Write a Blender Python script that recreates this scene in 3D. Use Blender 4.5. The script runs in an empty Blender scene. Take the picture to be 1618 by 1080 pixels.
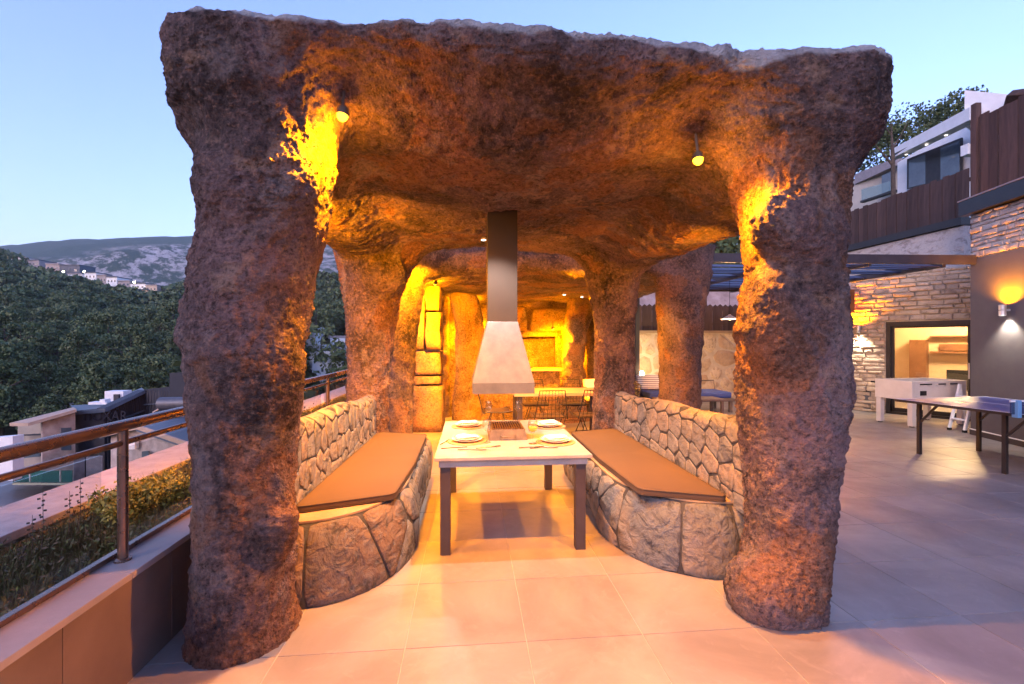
import bpy, bmesh, math, random
import numpy as np
from mathutils import Vector, Matrix, Euler

SC = bpy.context.scene
COL = SC.collection
PI = math.pi
TH = math.atan(67.0/720.0)          # yaw of the camera to the right of the pavilion's axis
CT, ST = math.cos(TH), math.sin(TH)
CAMZ = 1.5

# ------------------------------------------------------------------ camera
cam_data = bpy.data.cameras.new('camera'); cam = bpy.data.objects.new('camera', cam_data); COL.objects.link(cam)
cam.location = (0, 0, CAMZ); cam.rotation_euler = (PI/2, 0, -TH)
cam_data.sensor_width = 36.0; cam_data.lens = 36.0*720.0/1618.0
cam_data.clip_start = 0.05; cam_data.clip_end = 9000
SC.camera = cam

# ------------------------------------------------------------------ sky, sun, exposure
SUN_EL, SUN_ROT = math.radians(7.0), math.radians(215.0)
world = bpy.data.worlds.new('World'); SC.world = world; world.use_nodes = True
wn = world.node_tree.nodes; wl = world.node_tree.links; wn.clear()
wo = wn.new('ShaderNodeOutputWorld'); wb = wn.new('ShaderNodeBackground'); sky = wn.new('ShaderNodeTexSky')
sky.sky_type = 'NISHITA'; sky.sun_disc = False; sky.sun_elevation = SUN_EL; sky.sun_rotation = SUN_ROT
sky.altitude = 300; sky.air_density = 1.0; sky.dust_density = 1.8; sky.ozone_density = 2.5
wb.inputs['Strength'].default_value = 0.15
tint = wn.new('ShaderNodeMix'); tint.data_type = 'RGBA'; tint.blend_type = 'MULTIPLY'; tint.inputs[0].default_value = 1.0; tint.inputs[7].default_value = (1.13, .90, 1.20, 1)
wl.new(sky.outputs['Color'], tint.inputs[6]); wl.new(tint.outputs[2], wb.inputs['Color']); wl.new(wb.outputs['Background'], wo.inputs['Surface'])
sd = bpy.data.lights.new('sun', 'SUN'); sd.energy = 0.16; sd.angle = math.radians(14); sd.color = (1.0, 0.86, 0.86)
sun = bpy.data.objects.new('sun', sd); COL.objects.link(sun)
sun.rotation_euler = Vector((math.sin(SUN_ROT)*math.cos(SUN_EL+.4), math.cos(SUN_ROT)*math.cos(SUN_EL+.4), math.sin(SUN_EL+.4))).to_track_quat('Z', 'Y').to_euler()
SC.view_settings.view_transform = 'Standard'; SC.view_settings.look = 'None'
SC.view_settings.exposure = 2.32; SC.view_settings.gamma = 1.0
SC.view_settings.use_curve_mapping = False

AMBER = (1.0, 0.31, 0.0); WHITE = (1.0, 0.78, 0.66); WARM = (1.0, 0.62, 0.25)
E_AMBER, E_WHITE = 150.0, 56.0

# ------------------------------------------------------------------ helpers
def cw(r, d, z=0.0):                 # camera-ground frame (right, forward) -> world
    return Vector((r*CT + d*ST, -r*ST + d*CT, z))
def atz(px, py, z=0.0):              # where the ray through a photo pixel meets height z
    d = (CAMZ - z)*720.0/(py - 541.0); return cw((px-809.0)/720.0*d, d, z)
def atd(px, py, d):                  # the same at forward distance d
    return cw((px-809.0)/720.0*d, d, CAMZ + (541.0-py)/720.0*d)
def col3(d):
    return (d[0], d[1], d[2], 1.0)

def tag(o, label=None, cat=None, group=None, kind=None):
    if label: o['label'] = label
    if cat: o['category'] = cat
    if group: o['group'] = group
    if kind: o['kind'] = kind
    return o
def thing(name, label, cat, loc=(0, 0, 0), rz=0.0, group=None):
    o = bpy.data.objects.new(name, None); COL.objects.link(o); o.location = loc; o.rotation_euler = (0, 0, rz)
    o.empty_display_size = 0.1
    return tag(o, label, cat, group)
def dup(root, loc, rz=None, label=None, group=None):
    r = root.copy(); COL.objects.link(r); r.location = loc
    if rz is not None: r.rotation_euler = (0, 0, rz)
    if label: r['label'] = label
    if group: r['group'] = group
    for ch in list(root.children):
        c = ch.copy(); COL.objects.link(c); c.parent = r
        for g in list(ch.children):
            k = g.copy(); COL.objects.link(k); k.parent = c
    return r

class MB:
    def __init__(s): s.v = []; s.f = []; s.m = []
    def add(s, vs, fs, mi=0):
        b = len(s.v); s.v += [tuple(v) for v in vs]
        s.f += [tuple(b+i for i in f) for f in fs]; s.m += [mi]*len(fs); return s
    def box(s, c, sz, rz=0.0, mi=0, rot=None):
        hx, hy, hz = sz[0]/2, sz[1]/2, sz[2]/2
        R = rot if rot is not None else Matrix.Rotation(rz, 3, 'Z')
        vs = [R @ Vector((x*hx, y*hy, z*hz)) + Vector(c) for x in (-1, 1) for y in (-1, 1) for z in (-1, 1)]
        return s.add(vs, [(0,1,3,2),(4,6,7,5),(0,4,5,1),(2,3,7,6),(0,2,6,4),(1,5,7,3)], mi)
    def box2(s, a, b, mi=0):
        return s.box([(a[i]+b[i])/2 for i in range(3)], [abs(b[i]-a[i]) for i in range(3)], mi=mi)
    def beam(s, a, b, w, h, mi=0):
        a, b = Vector(a), Vector(b); d = b-a; L = d.length; q = d.to_track_quat('X', 'Z').to_matrix()
        return s.box((a+b)/2, (L, w, h), rot=q, mi=mi)
    def tube(s, pts, r, n=8, mi=0, caps=True):
        pts = [Vector(p) for p in pts]; rr = r if hasattr(r, '__len__') else [r]*len(pts)
        t0 = (pts[1]-pts[0]).normalized(); up = Vector((0,0,1)) if abs(t0.z) < .9 else Vector((1,0,0))
        u = t0.cross(up).normalized(); vs = []
        for i, p in enumerate(pts):
            t = (pts[min(i+1, len(pts)-1)] - pts[max(i-1, 0)]).normalized()
            u = (u - t*u.dot(t)).normalized(); w = t.cross(u)
            for k in range(n):
                a = 2*PI*k/n; vs.append(p + (u*math.cos(a) + w*math.sin(a))*rr[i])
        fs = [(i*n+k, i*n+(k+1) % n, (i+1)*n+(k+1) % n, (i+1)*n+k) for i in range(len(pts)-1) for k in range(n)]
        if caps: fs += [tuple(range(n-1, -1, -1)), tuple((len(pts)-1)*n+k for k in range(n))]
        return s.add(vs, fs, mi)
    def lathe(s, prof, n=20, c=(0, 0, 0), mi=0, sx=1.0, sy=1.0):
        vs = []; c = Vector(c)
        for (r, z) in prof:
            for k in range(n):
                a = 2*PI*k/n; vs.append(c + Vector((r*sx*math.cos(a), r*sy*math.sin(a), z)))
        fs = [(i*n+k, i*n+(k+1) % n, (i+1)*n+(k+1) % n, (i+1)*n+k) for i in range(len(prof)-1) for k in range(n)]
        if prof[0][0] > 1e-5: fs.append(tuple(range(n-1, -1, -1)))
        if prof[-1][0] > 1e-5: fs.append(tuple((len(prof)-1)*n+k for k in range(n)))
        return s.add(vs, fs, mi)
    def prism(s, poly, z0, z1, mi=0):
        n = len(poly); vs = [(p[0], p[1], z0) for p in poly] + [(p[0], p[1], z1) for p in poly]
        fs = [(i, (i+1) % n, n+(i+1) % n, n+i) for i in range(n)] + [tuple(range(n-1, -1, -1)), tuple(range(n, 2*n))]
        return s.add(vs, fs, mi)
    def slab(s, quad, th, mi=0):         # quad of 4 points, thickened along its normal
        q = [Vector(p) for p in quad]; n = (q[1]-q[0]).cross(q[3]-q[0]).normalized()*th
        vs = q + [p-n for p in q]
        return s.add(vs, [(0,1,2,3),(7,6,5,4),(0,4,5,1),(1,5,6,2),(2,6,7,3),(3,7,4,0)], mi)
    def build(s, name, mat, parent=None, smooth=False, bevel=0.0, loc=None, fix=True):
        me = bpy.data.meshes.new(name); me.from_pydata(s.v, [], s.f)
        if len(s.m) and max(s.m) > 0: me.polygons.foreach_set('material_index', s.m)
        for m in (mat if isinstance(mat, (list, tuple)) else [mat]): me.materials.append(m)
        if fix:
            bm = bmesh.new(); bm.from_mesh(me); bmesh.ops.recalc_face_normals(bm, faces=bm.faces)
            bm.to_mesh(me); bm.free()
        if smooth: me.polygons.foreach_set('use_smooth', [True]*len(me.polygons)); 
        if smooth == 2: me.set_sharp_from_angle(angle=math.radians(40))
        me.update(); o = bpy.data.objects.new(name, me); COL.objects.link(o)
        if parent is not None: o.parent = parent
        if loc is not None: o.location = loc
        if bevel > 0:
            b = o.modifiers.new('bevel', 'BEVEL'); b.width = bevel; b.segments = 2; b.limit_method = 'ANGLE'
        return o

def np_mesh(name, V, F, mat, parent=None, smooth=False, mi=None):
    V = np.asarray(V, dtype=np.float32); F = np.asarray(F, dtype=np.int32); k = F.shape[1]
    me = bpy.data.meshes.new(name); me.vertices.add(len(V)); me.vertices.foreach_set('co', V.ravel())
    me.loops.add(F.size); me.loops.foreach_set('vertex_index', F.ravel())
    me.polygons.add(len(F)); me.polygons.foreach_set('loop_start', np.arange(0, F.size, k, dtype=np.int32))
    me.polygons.foreach_set('loop_total', np.full(len(F), k, dtype=np.int32))
    for m in (mat if isinstance(mat, (list, tuple)) else [mat]): me.materials.append(m)
    if mi is not None: me.polygons.foreach_set('material_index', np.asarray(mi, dtype=np.int32))
    if smooth: me.polygons.foreach_set('use_smooth', np.ones(len(F), dtype=bool))
    me.update(calc_edges=True); me.validate()
    o = bpy.data.objects.new(name, me); COL.objects.link(o)
    if parent is not None: o.parent = parent
    return o

# numpy gradient noise
_rs = np.random.RandomState(7); _perm = _rs.permutation(256); _perm = np.concatenate([_perm, _perm, _perm])
_g = _rs.normal(size=(256, 3)); _g /= np.linalg.norm(_g, axis=1)[:, None]
def noise(P):
    P = np.asarray(P, dtype=np.float64); I = np.floor(P).astype(int); Fr = P-I; I &= 255
    w = Fr*Fr*Fr*(Fr*(Fr*6-15)+10); out = 0
    for dx in (0, 1):
        for dy in (0, 1):
            for dz in (0, 1):
                h = _perm[_perm[_perm[(I[:, 0]+dx) & 255]+((I[:, 1]+dy) & 255)]+((I[:, 2]+dz) & 255)]
                g = _g[h]; dot = g[:, 0]*(Fr[:, 0]-dx)+g[:, 1]*(Fr[:, 1]-dy)+g[:, 2]*(Fr[:, 2]-dz)
                out = out + dot*(w[:, 0] if dx else 1-w[:, 0])*(w[:, 1] if dy else 1-w[:, 1])*(w[:, 2] if dz else 1-w[:, 2])
    return out*1.6
def fbm(P, o=3, lac=2.1, gain=.5):
    a, s, t = 1.0, 0, 0; P = np.asarray(P, dtype=np.float64)
    for i in range(o):
        s = s + a*noise(P*lac**i + 17.3*i); t += a; a *= gain
    return s/t
def n1(x, y=0.0, z=0.0): return float(noise(np.array([[x, y, z]]))[0])

# ------------------------------------------------------------------ materials
class NT:
    def __init__(s, name):
        s.mat = bpy.data.materials.new(name); s.mat.use_nodes = True; t = s.mat.node_tree; s.t = t; t.nodes.clear()
        s.out = t.nodes.new('ShaderNodeOutputMaterial'); s.b = t.nodes.new('ShaderNodeBsdfPrincipled')
        t.links.new(s.b.outputs[0], s.out.inputs['Surface']); s.tc = t.nodes.new('ShaderNodeTexCoord')
    def n(s, ty, **kw):
        nd = s.t.nodes.new(ty)
        for k, v in kw.items(): setattr(nd, k, v)
        return nd
    def l(s, a, b): s.t.links.new(a, b)
    def coord(s, kind='Object', scale=(1, 1, 1), rot=(0, 0, 0)):
        m = s.n('ShaderNodeMapping'); m.inputs['Scale'].default_value = scale; m.inputs['Rotation'].default_value = rot
        s.l(s.tc.outputs[kind], m.inputs['Vector']); return m.outputs[0]
    def noise(s, vec, scale, detail=5, rough=.6, dist=0.0):
        nd = s.n('ShaderNodeTexNoise'); nd.inputs['Scale'].default_value = scale; nd.inputs['Detail'].default_value = detail
        nd.inputs['Roughness'].default_value = rough; nd.inputs['Distortion'].default_value = dist
        if vec is not None: s.l(vec, nd.inputs['Vector'])
        return nd.outputs['Fac']
    def vor(s, vec, scale, feat='F1', out='Distance', rnd=1.0):
        nd = s.n('ShaderNodeTexVoronoi'); nd.feature = feat; nd.inputs['Scale'].default_value = scale; nd.inputs['Randomness'].default_value = rnd
        if vec is not None: s.l(vec, nd.inputs['Vector'])
        return nd.outputs[out]
    def ramp(s, fac, stops):
        r = s.n('ShaderNodeValToRGB'); e = r.color_ramp.elements
        while len(e) < len(stops): e.new(.5)
        for i, (p, c) in enumerate(stops):
            e[i].position = p; e[i].color = col3(c) if hasattr(c, '__len__') else (c, c, c, 1)
        s.l(fac, r.inputs['Fac']); return r.outputs['Color']
    def mix(s, fac, a, b, mode='MIX'):
        m = s.n('ShaderNodeMix'); m.data_type = 'RGBA'; m.blend_type = mode
        for sock, v in ((m.inputs[0], fac), (m.inputs[6], a), (m.inputs[7], b)):
            if isinstance(v, (int, float)): sock.default_value = v if sock == m.inputs[0] else (v, v, v, 1)
            elif isinstance(v, tuple): sock.default_value = col3(v)
            else: s.l(v, sock)
        return m.outputs[2]
    def math(s, op, a, b=0.0):
        m = s.n('ShaderNodeMath'); m.operation = op
        for i, v in enumerate((a, b)):
            if isinstance(v, (int, float)): m.inputs[i].default_value = v
            else: s.l(v, m.inputs[i])
        return m.outputs[0]
    def bump(s, h, strength=1.0, dist=.01, prev=None):
        b = s.n('ShaderNodeBump'); b.inputs['Strength'].default_value = strength; b.inputs['Distance'].default_value = dist
        s.l(h, b.inputs['Height'])
        if prev is not None: s.l(prev, b.inputs['Normal'])
        return b.outputs[0]
    def fin(s, color=None, rough=.6, normal=None, metal=0.0, spec=.5):
        b = s.b
        if color is not None:
            if isinstance(color, tuple): b.inputs['Base Color'].default_value = col3(color)
            else: s.l(color, b.inputs['Base Color'])
        if isinstance(rough, (int, float)): b.inputs['Roughness'].default_value = rough
        else: s.l(rough, b.inputs['Roughness'])
        b.inputs['Metallic'].default_value = metal; b.inputs['Specular IOR Level'].default_value = spec
        if normal is not None: s.l(normal, b.inputs['Normal'])
        return s.mat

def noisy(name, c1, c2, scale=3.0, rough=.7, bump=.3, bdist=.01, bscale=None, metal=0.0, spec=.4, coord='Object', stretch=(1, 1, 1), vary=0.0):
    t = NT(name); v = t.coord(coord, stretch); f = t.noise(v, scale, 6, .62)
    c = t.ramp(f, [(.32, c1), (.68, c2)])
    if vary > 0:
        oi = t.n('ShaderNodeObjectInfo'); k = t.ramp(oi.outputs['Random'], [(0, 1-vary), (1, 1+vary*.3)])
        c = t.mix(1.0, c, k, 'MULTIPLY')
    nb = t.bump(t.noise(v, bscale or scale*6, 5, .6), bump, bdist) if bump > 0 else None
    rr = t.math('ADD', t.math('MULTIPLY', f, .2), rough-.1)
    return t.fin(c, rr, nb, metal, spec)

def emis(name, color, strength):
    m = bpy.data.materials.new(name); m.use_nodes = True; t = m.node_tree; t.nodes.clear()
    o = t.nodes.new('ShaderNodeOutputMaterial'); e = t.nodes.new('ShaderNodeEmission'); e.inputs[0].default_value = col3(color); e.inputs[1].default_value = strength
    t.links.new(e.outputs[0], o.inputs[0]); return m
def glassy(name, tint=(.95, .97, .97), refl=1.0, opac=.0, oc=(.5, .5, .5)):
    t = NT(name); tr = t.n('ShaderNodeBsdfTransparent'); tr.inputs[0].default_value = col3(tint)
    gl = t.n('ShaderNodeBsdfGlossy'); gl.inputs['Roughness'].default_value = .02
    fr0 = t.n('ShaderNodeLayerWeight'); fr0.inputs[0].default_value = .5; ge = t.n('ShaderNodeNewGeometry')
    fr = t.n('ShaderNodeMath'); fr.operation = 'MULTIPLY'; t.l(t.math('ADD', t.math('MULTIPLY', t.math('POWER', fr0.outputs['Facing'], 4.0), .8), .045), fr.inputs[0]); t.l(t.math('SUBTRACT', 1.0, ge.outputs['Backfacing']), fr.inputs[1])
    m = t.n('ShaderNodeMixShader'); t.l(t.math('MULTIPLY', fr.outputs[0], refl), m.inputs[0]); t.l(tr.outputs[0], m.inputs[1]); t.l(gl.outputs[0], m.inputs[2])
    res = m.outputs[0]
    if opac > 0:
        df = t.n('ShaderNodeBsdfDiffuse'); df.inputs[0].default_value = col3(oc)
        m2 = t.n('ShaderNodeMixShader'); m2.inputs[0].default_value = opac; t.l(res, m2.inputs[1]); t.l(df.outputs[0], m2.inputs[2]); res = m2.outputs[0]
    t.l(res, t.out.inputs['Surface']); return t.mat

M = {}
def rock_mat(name, dark=(.056, .039, .040), mid=(.150, .104, .104), red=(.21, .108, .072), tan=(.38, .25, .18), cement_z=None, fine=1.0):
    t = NT(name); v = t.coord('Object')
    wn_ = t.n('ShaderNodeTexNoise'); wn_.inputs['Scale'].default_value = 3.0; wn_.inputs['Detail'].default_value = 3; t.l(v, wn_.inputs['Vector'])
    wv = t.n('ShaderNodeVectorMath'); wv.operation = 'MULTIPLY_ADD'; t.l(wn_.outputs['Color'], wv.inputs[0]); wv.inputs[1].default_value = (.35, .35, .35); t.l(v, wv.inputs[2]); w = wv.outputs[0]
    a = t.noise(w, 2.2, 8, .68)
    c = t.ramp(a, [(.38, dark), (.50, mid), (.64, (mid[0]*1.45, mid[1]*1.35, mid[2]*1.4))])
    pm = t.ramp(t.noise(w, 1.5, 4, .55), [(.52, 0), (.55, 1)])
    pf = t.ramp(t.noise(w, 26, 4, .7), [(.28, .6), (.5, 1)])
    c = t.mix(t.mix(1.0, pm, pf, 'MULTIPLY'), c, red)
    c2 = t.coord('Object', (1, 1, 1.3), (.3, .9, .2))
    tm = t.ramp(t.noise(c2, 3.1, 5, .6), [(.60, 0), (.66, 1)])
    c = t.mix(t.math('MULTIPLY', tm, .55), c, tan)
    c = t.mix(1.0, c, t.ramp(t.noise(t.coord('Object', (1, 1, .6)), 1.3, 4, .55), [(.32, .52), (.52, .85), (.68, 1.15)]), 'MULTIPLY')
    gm = t.ramp(t.noise(t.coord('Object', (1.2, 1.2, .7), (.4, .2, .9)), 2.3, 5, .6), [(.57, 0), (.63, .6)])
    c = t.mix(t.mix(1.0, gm, pf, 'MULTIPLY'), c, (.21, .17, .17))
    # highlight on raised plaster grain and shade in its hollows, painted into the colour
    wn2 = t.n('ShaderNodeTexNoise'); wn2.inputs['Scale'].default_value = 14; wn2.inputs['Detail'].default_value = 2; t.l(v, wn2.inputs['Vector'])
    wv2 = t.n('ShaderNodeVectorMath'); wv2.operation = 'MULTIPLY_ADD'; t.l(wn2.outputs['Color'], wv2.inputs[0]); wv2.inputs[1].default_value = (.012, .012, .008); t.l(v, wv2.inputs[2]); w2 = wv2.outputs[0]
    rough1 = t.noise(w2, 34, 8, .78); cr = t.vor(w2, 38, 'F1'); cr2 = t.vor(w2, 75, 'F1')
    crest_highlight = t.ramp(rough1, [(.53, 0), (.63, 1)])
    c = t.mix(t.math('MULTIPLY', crest_highlight, .52), c, (tan[0]*.85, tan[1]*.8, tan[2]*.85))
    pit_shade = t.ramp(rough1, [(.36, .28), (.49, 1)])
    c = t.mix(1.0, c, pit_shade, 'MULTIPLY')
    if cement_z is not None:
        g = t.n('ShaderNodeNewGeometry'); sx = t.n('ShaderNodeSeparateXYZ'); t.l(g.outputs['Position'], sx.inputs[0])
        xg = t.math('SUBTRACT', sx.outputs[0], 1.5); dip = t.math('MULTIPLY', t.math('EXPONENT', t.math('MULTIPLY', t.math('MULTIPLY', xg, xg), -7.0)), .075)
        zz = t.math('ADD', t.math('ADD', sx.outputs[2], dip), t.math('MULTIPLY', t.noise(v, 1.3, 5, .6), .34))
        k = t.n('ShaderNodeMapRange'); k.inputs[1].default_value = cement_z+.17; k.inputs[2].default_value = cement_z+.19; t.l(zz, k.inputs[0])
        cc = t.ramp(t.noise(v, 6, 6, .6), [(.35, (.26, .26, .28)), (.65, (.46, .46, .48))])
        c = t.mix(k.outputs[0], c, cc)
    n = t.bump(cr, .7*fine, -.012)
    n = t.bump(rough1, 1.0*fine, .034, n)
    n = t.bump(cr2, .8*fine, -.010, n)
    return t.fin(c, .88, n, 0, .25)

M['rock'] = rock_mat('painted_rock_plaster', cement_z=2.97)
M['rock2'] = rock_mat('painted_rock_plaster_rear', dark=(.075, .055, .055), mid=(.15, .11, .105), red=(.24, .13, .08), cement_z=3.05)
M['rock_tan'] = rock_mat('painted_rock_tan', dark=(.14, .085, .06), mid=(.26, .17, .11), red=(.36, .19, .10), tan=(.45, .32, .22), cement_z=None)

def stone_mat(name, cols, wrinkle=1.0, dirt=(.03, .03, .035)):
    t = NT(name); v = t.coord('Object'); oi = t.n('ShaderNodeObjectInfo')
    add = t.n('ShaderNodeVectorMath'); add.operation = 'ADD'; t.l(v, add.inputs[0]); t.l(oi.outputs['Random'], add.inputs[1]); w = add.outputs[0]
    base = t.ramp(oi.outputs['Random'], [(i/(len(cols)-1), c) for i, c in enumerate(cols)])
    f = t.noise(w, 7, 6, .6, 1.0)
    c = t.mix(t.ramp(f, [(.35, 0), (.7, .75)]), base, cols[0])
    st = t.noise(t.coord('Object', (1.6, .45, 1.1), (.75, .3, .5)), 8, 6, .68, .6)
    c = t.mix(t.ramp(st, [(.36, .85), (.48, 0)]), c, dirt)
    c = t.mix(t.ramp(t.noise(w, 22, 4, .7), [(.5, 0), (.7, .45)]), c, (.16, .18, .21))
    c = t.mix(t.ramp(t.noise(w, 3, 3, .5), [(.5, 0), (.62, .5)]), c, cols[-1])
    n = t.bump(st, 1.0*wrinkle, .020); n = t.bump(t.noise(w, 9, 3, .5, .8), .8*wrinkle, .04, n); n = t.bump(t.noise(w, 45, 6, .7), .6, .006, n)
    return t.fin(c, .8, n, 0, .3)
M['flag'] = stone_mat('bench_flagstone', [(.145, .135, .125), (.20, .17, .14), (.25, .18, .13), (.165, .165, .165), (.28, .20, .14), (.12, .125, .135)])
M['flag_big'] = stone_mat('bench_flagstone_brown', [(.13, .08, .055), (.17, .11, .075), (.10, .085, .085)], 1.3)
M['flag_grey'] = stone_mat('bench_flagstone_bluegrey', [(.085, .09, .10), (.14, .125, .115), (.11, .115, .125), (.20, .16, .13)], 1.6)
M['mortar'] = noisy('dark_mortar', (.02, .02, .024), (.05, .05, .055), 12, .9, .5, .01)
M['coping'] = noisy('bench_ledge_plaster', (.24, .16, .10), (.34, .24, .15), 5, .75, .5, .01, 30)
M['cushion'] = noisy('brown_cushion_fabric', (.062, .038, .026), (.078, .049, .033), 2.5, .9, .25, .002, 380)
M['piping'] = noisy('dark_piping', (.035, .022, .018), (.05, .03, .024), 6, .8, 0)
def tile_mat():
    t = NT('porcelain_floor'); v = t.coord('Object'); g = t.n('ShaderNodeNewGeometry')
    w = t.n('ShaderNodeMapping'); t.l(g.outputs['Position'], w.inputs['Vector']); w = w.outputs[0]
    f = t.noise(w, 1.7, 7, .62, .6); f2 = t.noise(w, 7, 6, .7, 1.2)
    c = t.ramp(f, [(.3, (.17, .15, .147)), (.7, (.285, .25, .242))])
    c = t.mix(t.ramp(f2, [(.55, 0), (.75, .35)]), c, (.37, .33, .315))
    oi = t.n('ShaderNodeObjectInfo'); c = t.mix(1.0, c, t.ramp(oi.outputs['Random'], [(0, .87), (1, 1.0)]), 'MULTIPLY')
    r = t.ramp(t.noise(w, 3, 6, .6), [(.3, .30), (.7, .48)])
    n = t.bump(f2, .15, .003); n = t.bump(t.noise(w, 2.2, 3, .5), .2, .012, n)
    return t.fin(c, r, n, 0, .5)
M['tile'] = tile_mat()
M['grout'] = noisy('tile_grout', (.33, .30, .285), (.38, .35, .33), 20, .9, .2, .002)
M['dark_metal'] = noisy('dark_painted_metal', (.035, .026, .030), (.05, .038, .042), 6, .5, .15, .002, 60)
M['steel_brown'] = noisy('brown_steel_rail', (.25, .16, .12), (.31, .20, .15), 8, .28, .08, .001, 90, metal=.9)
M['hood'] = noisy('brushed_hood_metal', (.095, .10, .118), (.13, .135, .155), 9, .5, .2, .002, 80, metal=.55)
M['table_top'] = noisy('grey_concrete_tabletop', (.24, .22, .225), (.34, .32, .32), 8, .35, .2, .002, 60)
M['wood_top'] = noisy('pale_oak_top', (.38, .27, .17), (.50, .38, .25), 6, .5, .2, .002, 50, stretch=(1, 6, 6))
M['charger'] = noisy('woven_charger', (.30, .16, .07), (.40, .23, .11), 30, .7, .6, .004, 90)
M['porcelain'] = noisy('white_porcelain', (.74, .74, .75), (.78, .78, .78), 3, .15, 0)
M['napkin'] = noisy('white_napkin', (.74, .74, .76), (.80, .80, .82), 8, .9, .3, .002, 120)
M['glass'] = glassy('clear_glass', (.93, .95, .95), 2.2); M['glass_rail'] = glassy('railing_glass', (.90, .93, .93), 1.0)
M['juice'] = noisy('yellow_drink', (.75, .42, .03), (.80, .48, .05), 5, .2, 0)
M['cutlery'] = noisy('steel_cutlery', (.10, .09, .10), (.14, .13, .14), 10, .25, 0, metal=1.0)
M['grill'] = noisy('cast_grill', (.06, .05, .05), (.13, .10, .09), 18, .6, .5, .004, 70)
M['grill_bar'] = noisy('grill_bars', (.09, .05, .03), (.15, .08, .045), 20, .45, .2, .002, 80, metal=.3)
M['black'] = noisy('black_inside', (.008, .008, .008), (.015, .015, .015), 8, .8, 0)
M['lamp_on_amber'] = emis('amber_lamp_lens', (1.0, .44, .012), 3.0); M['lamp_on_white'] = emis('white_lamp_lens', (1.0, .93, .85), 5)
M['lamp_body'] = noisy('lamp_housing', (.5, .5, .5), (.6, .6, .6), 8, .4, 0, metal=.6)
M['lamp_dark'] = noisy('lamp_housing_dark', (.05, .04, .03), (.08, .06, .05), 8, .5, 0)
M['parapet'] = noisy('parapet_cladding', (.13, .09, .075), (.17, .12, .10), 4, .6, .15, .003, 40, vary=.12)
M['cap'] = noisy('parapet_stone_cap', (.24, .21, .215), (.31, .27, .275), 5, .5, .2, .003, 60)
M['kerb'] = noisy('pink_stone_coping', (.38, .30, .29), (.52, .42, .40), 9, .75, .4, .006, 60)
M['soil'] = noisy('planter_soil', (.045, .03, .02), (.10, .07, .045), 14, .95, 1.0, .03, 40)
# ------------------------------------------------------------------ implicit surfaces (surface nets)
def surface_nets(F, org, h):
    S = F < 0; nx, ny, nz = F.shape
    cnt = np.zeros((nx-1, ny-1, nz-1), dtype=np.int8); offs = [(i, j, k) for i in (0, 1) for j in (0, 1) for k in (0, 1)]
    for (i, j, k) in offs: cnt += S[i:nx-1+i, j:ny-1+j, k:nz-1+k]
    act = (cnt > 0) & (cnt < 8); A = np.argwhere(act); idx = -np.ones(act.shape, dtype=np.int64); idx[act] = np.arange(len(A))
    V = np.zeros((len(A), 3)); C = np.zeros(len(A)); val = {o: F[A[:, 0]+o[0], A[:, 1]+o[1], A[:, 2]+o[2]] for o in offs}
    for a in offs:
        for ax in range(3):
            if a[ax] == 0:
                b = list(a); b[ax] = 1; b = tuple(b); fa, fb = val[a], val[b]; m = (fa < 0) != (fb < 0)
                t = np.where(m, fa/np.where(m, fa-fb, 1), 0); p = np.zeros((len(A), 3)); p[:] = a; p[:, ax] = t
                V[m] += p[m]; C[m] += 1
    V = (A + V/C[:, None])*h + np.array(org); Q = []
    for ax in range(3):
        sl0 = [slice(1, -1)]*3; sl0[ax] = slice(0, -1); sl1 = [slice(1, -1)]*3; sl1[ax] = slice(1, None)
        s0, s1 = S[tuple(sl0)], S[tuple(sl1)]; E = np.argwhere(s0 != s1); st = s0[tuple(E.T)]
        E = E + 1; E[:, ax] -= 1; u, v = [(1, 2), (2, 0), (0, 1)][ax]
        def cell(du, dv):
            e = E.copy(); e[:, u] -= du; e[:, v] -= dv; return idx[tuple(e.T)]
        q = np.stack([cell(1, 1), cell(0, 1), cell(0, 0), cell(1, 0)], 1); q[~st] = q[~st][:, ::-1]; Q.append(q)
    return V, np.concatenate(Q)
def vnormals(V, Q):
    n = np.cross(V[Q[:, 2]]-V[Q[:, 0]], V[Q[:, 3]]-V[Q[:, 1]]); N = np.zeros_like(V)
    for k in range(4): np.add.at(N, Q[:, k], n)
    return N/np.maximum(np.linalg.norm(N, axis=1)[:, None], 1e-9)
def smin(a, b, k):
    h = np.clip(.5+.5*(b-a)/k, 0, 1); return b*(1-h)+a*h-k*h*(1-h)
def smax(a, b, k): return -smin(-a, -b, k)
def sstep(a, b, x):
    t = np.clip((x-a)/(b-a), 0, 1); return t*t*(3-2*t)
def grid(lo, hi, h):
    ax = [np.arange(lo[i], hi[i], h, dtype=np.float32) for i in range(3)]
    return np.meshgrid(*ax, indexing='ij', sparse=True)
def column(X, Y, Z, prof, yc, yr, top=2.9):
    # prof: (z, xmin, xmax)
    zs = [p[0] for p in prof]; x0 = np.interp(Z, zs, [p[1] for p in prof]); x1 = np.interp(Z, zs, [p[2] for p in prof])
    # smooth the piecewise profile a little
    rx = (x1-x0)/2; cx = (x1+x0)/2; ry = np.interp(Z, [0, .25, 1.4, 2.2, 3.0], [yr*1.08, yr, yr*1.05, yr, yr*1.35])
    d = (np.sqrt(((X-cx)/rx)**2+((Y-yc)/ry)**2)-1)*np.minimum(rx, ry)
    return np.maximum(np.maximum(d, Z-top), -.06-Z)
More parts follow.
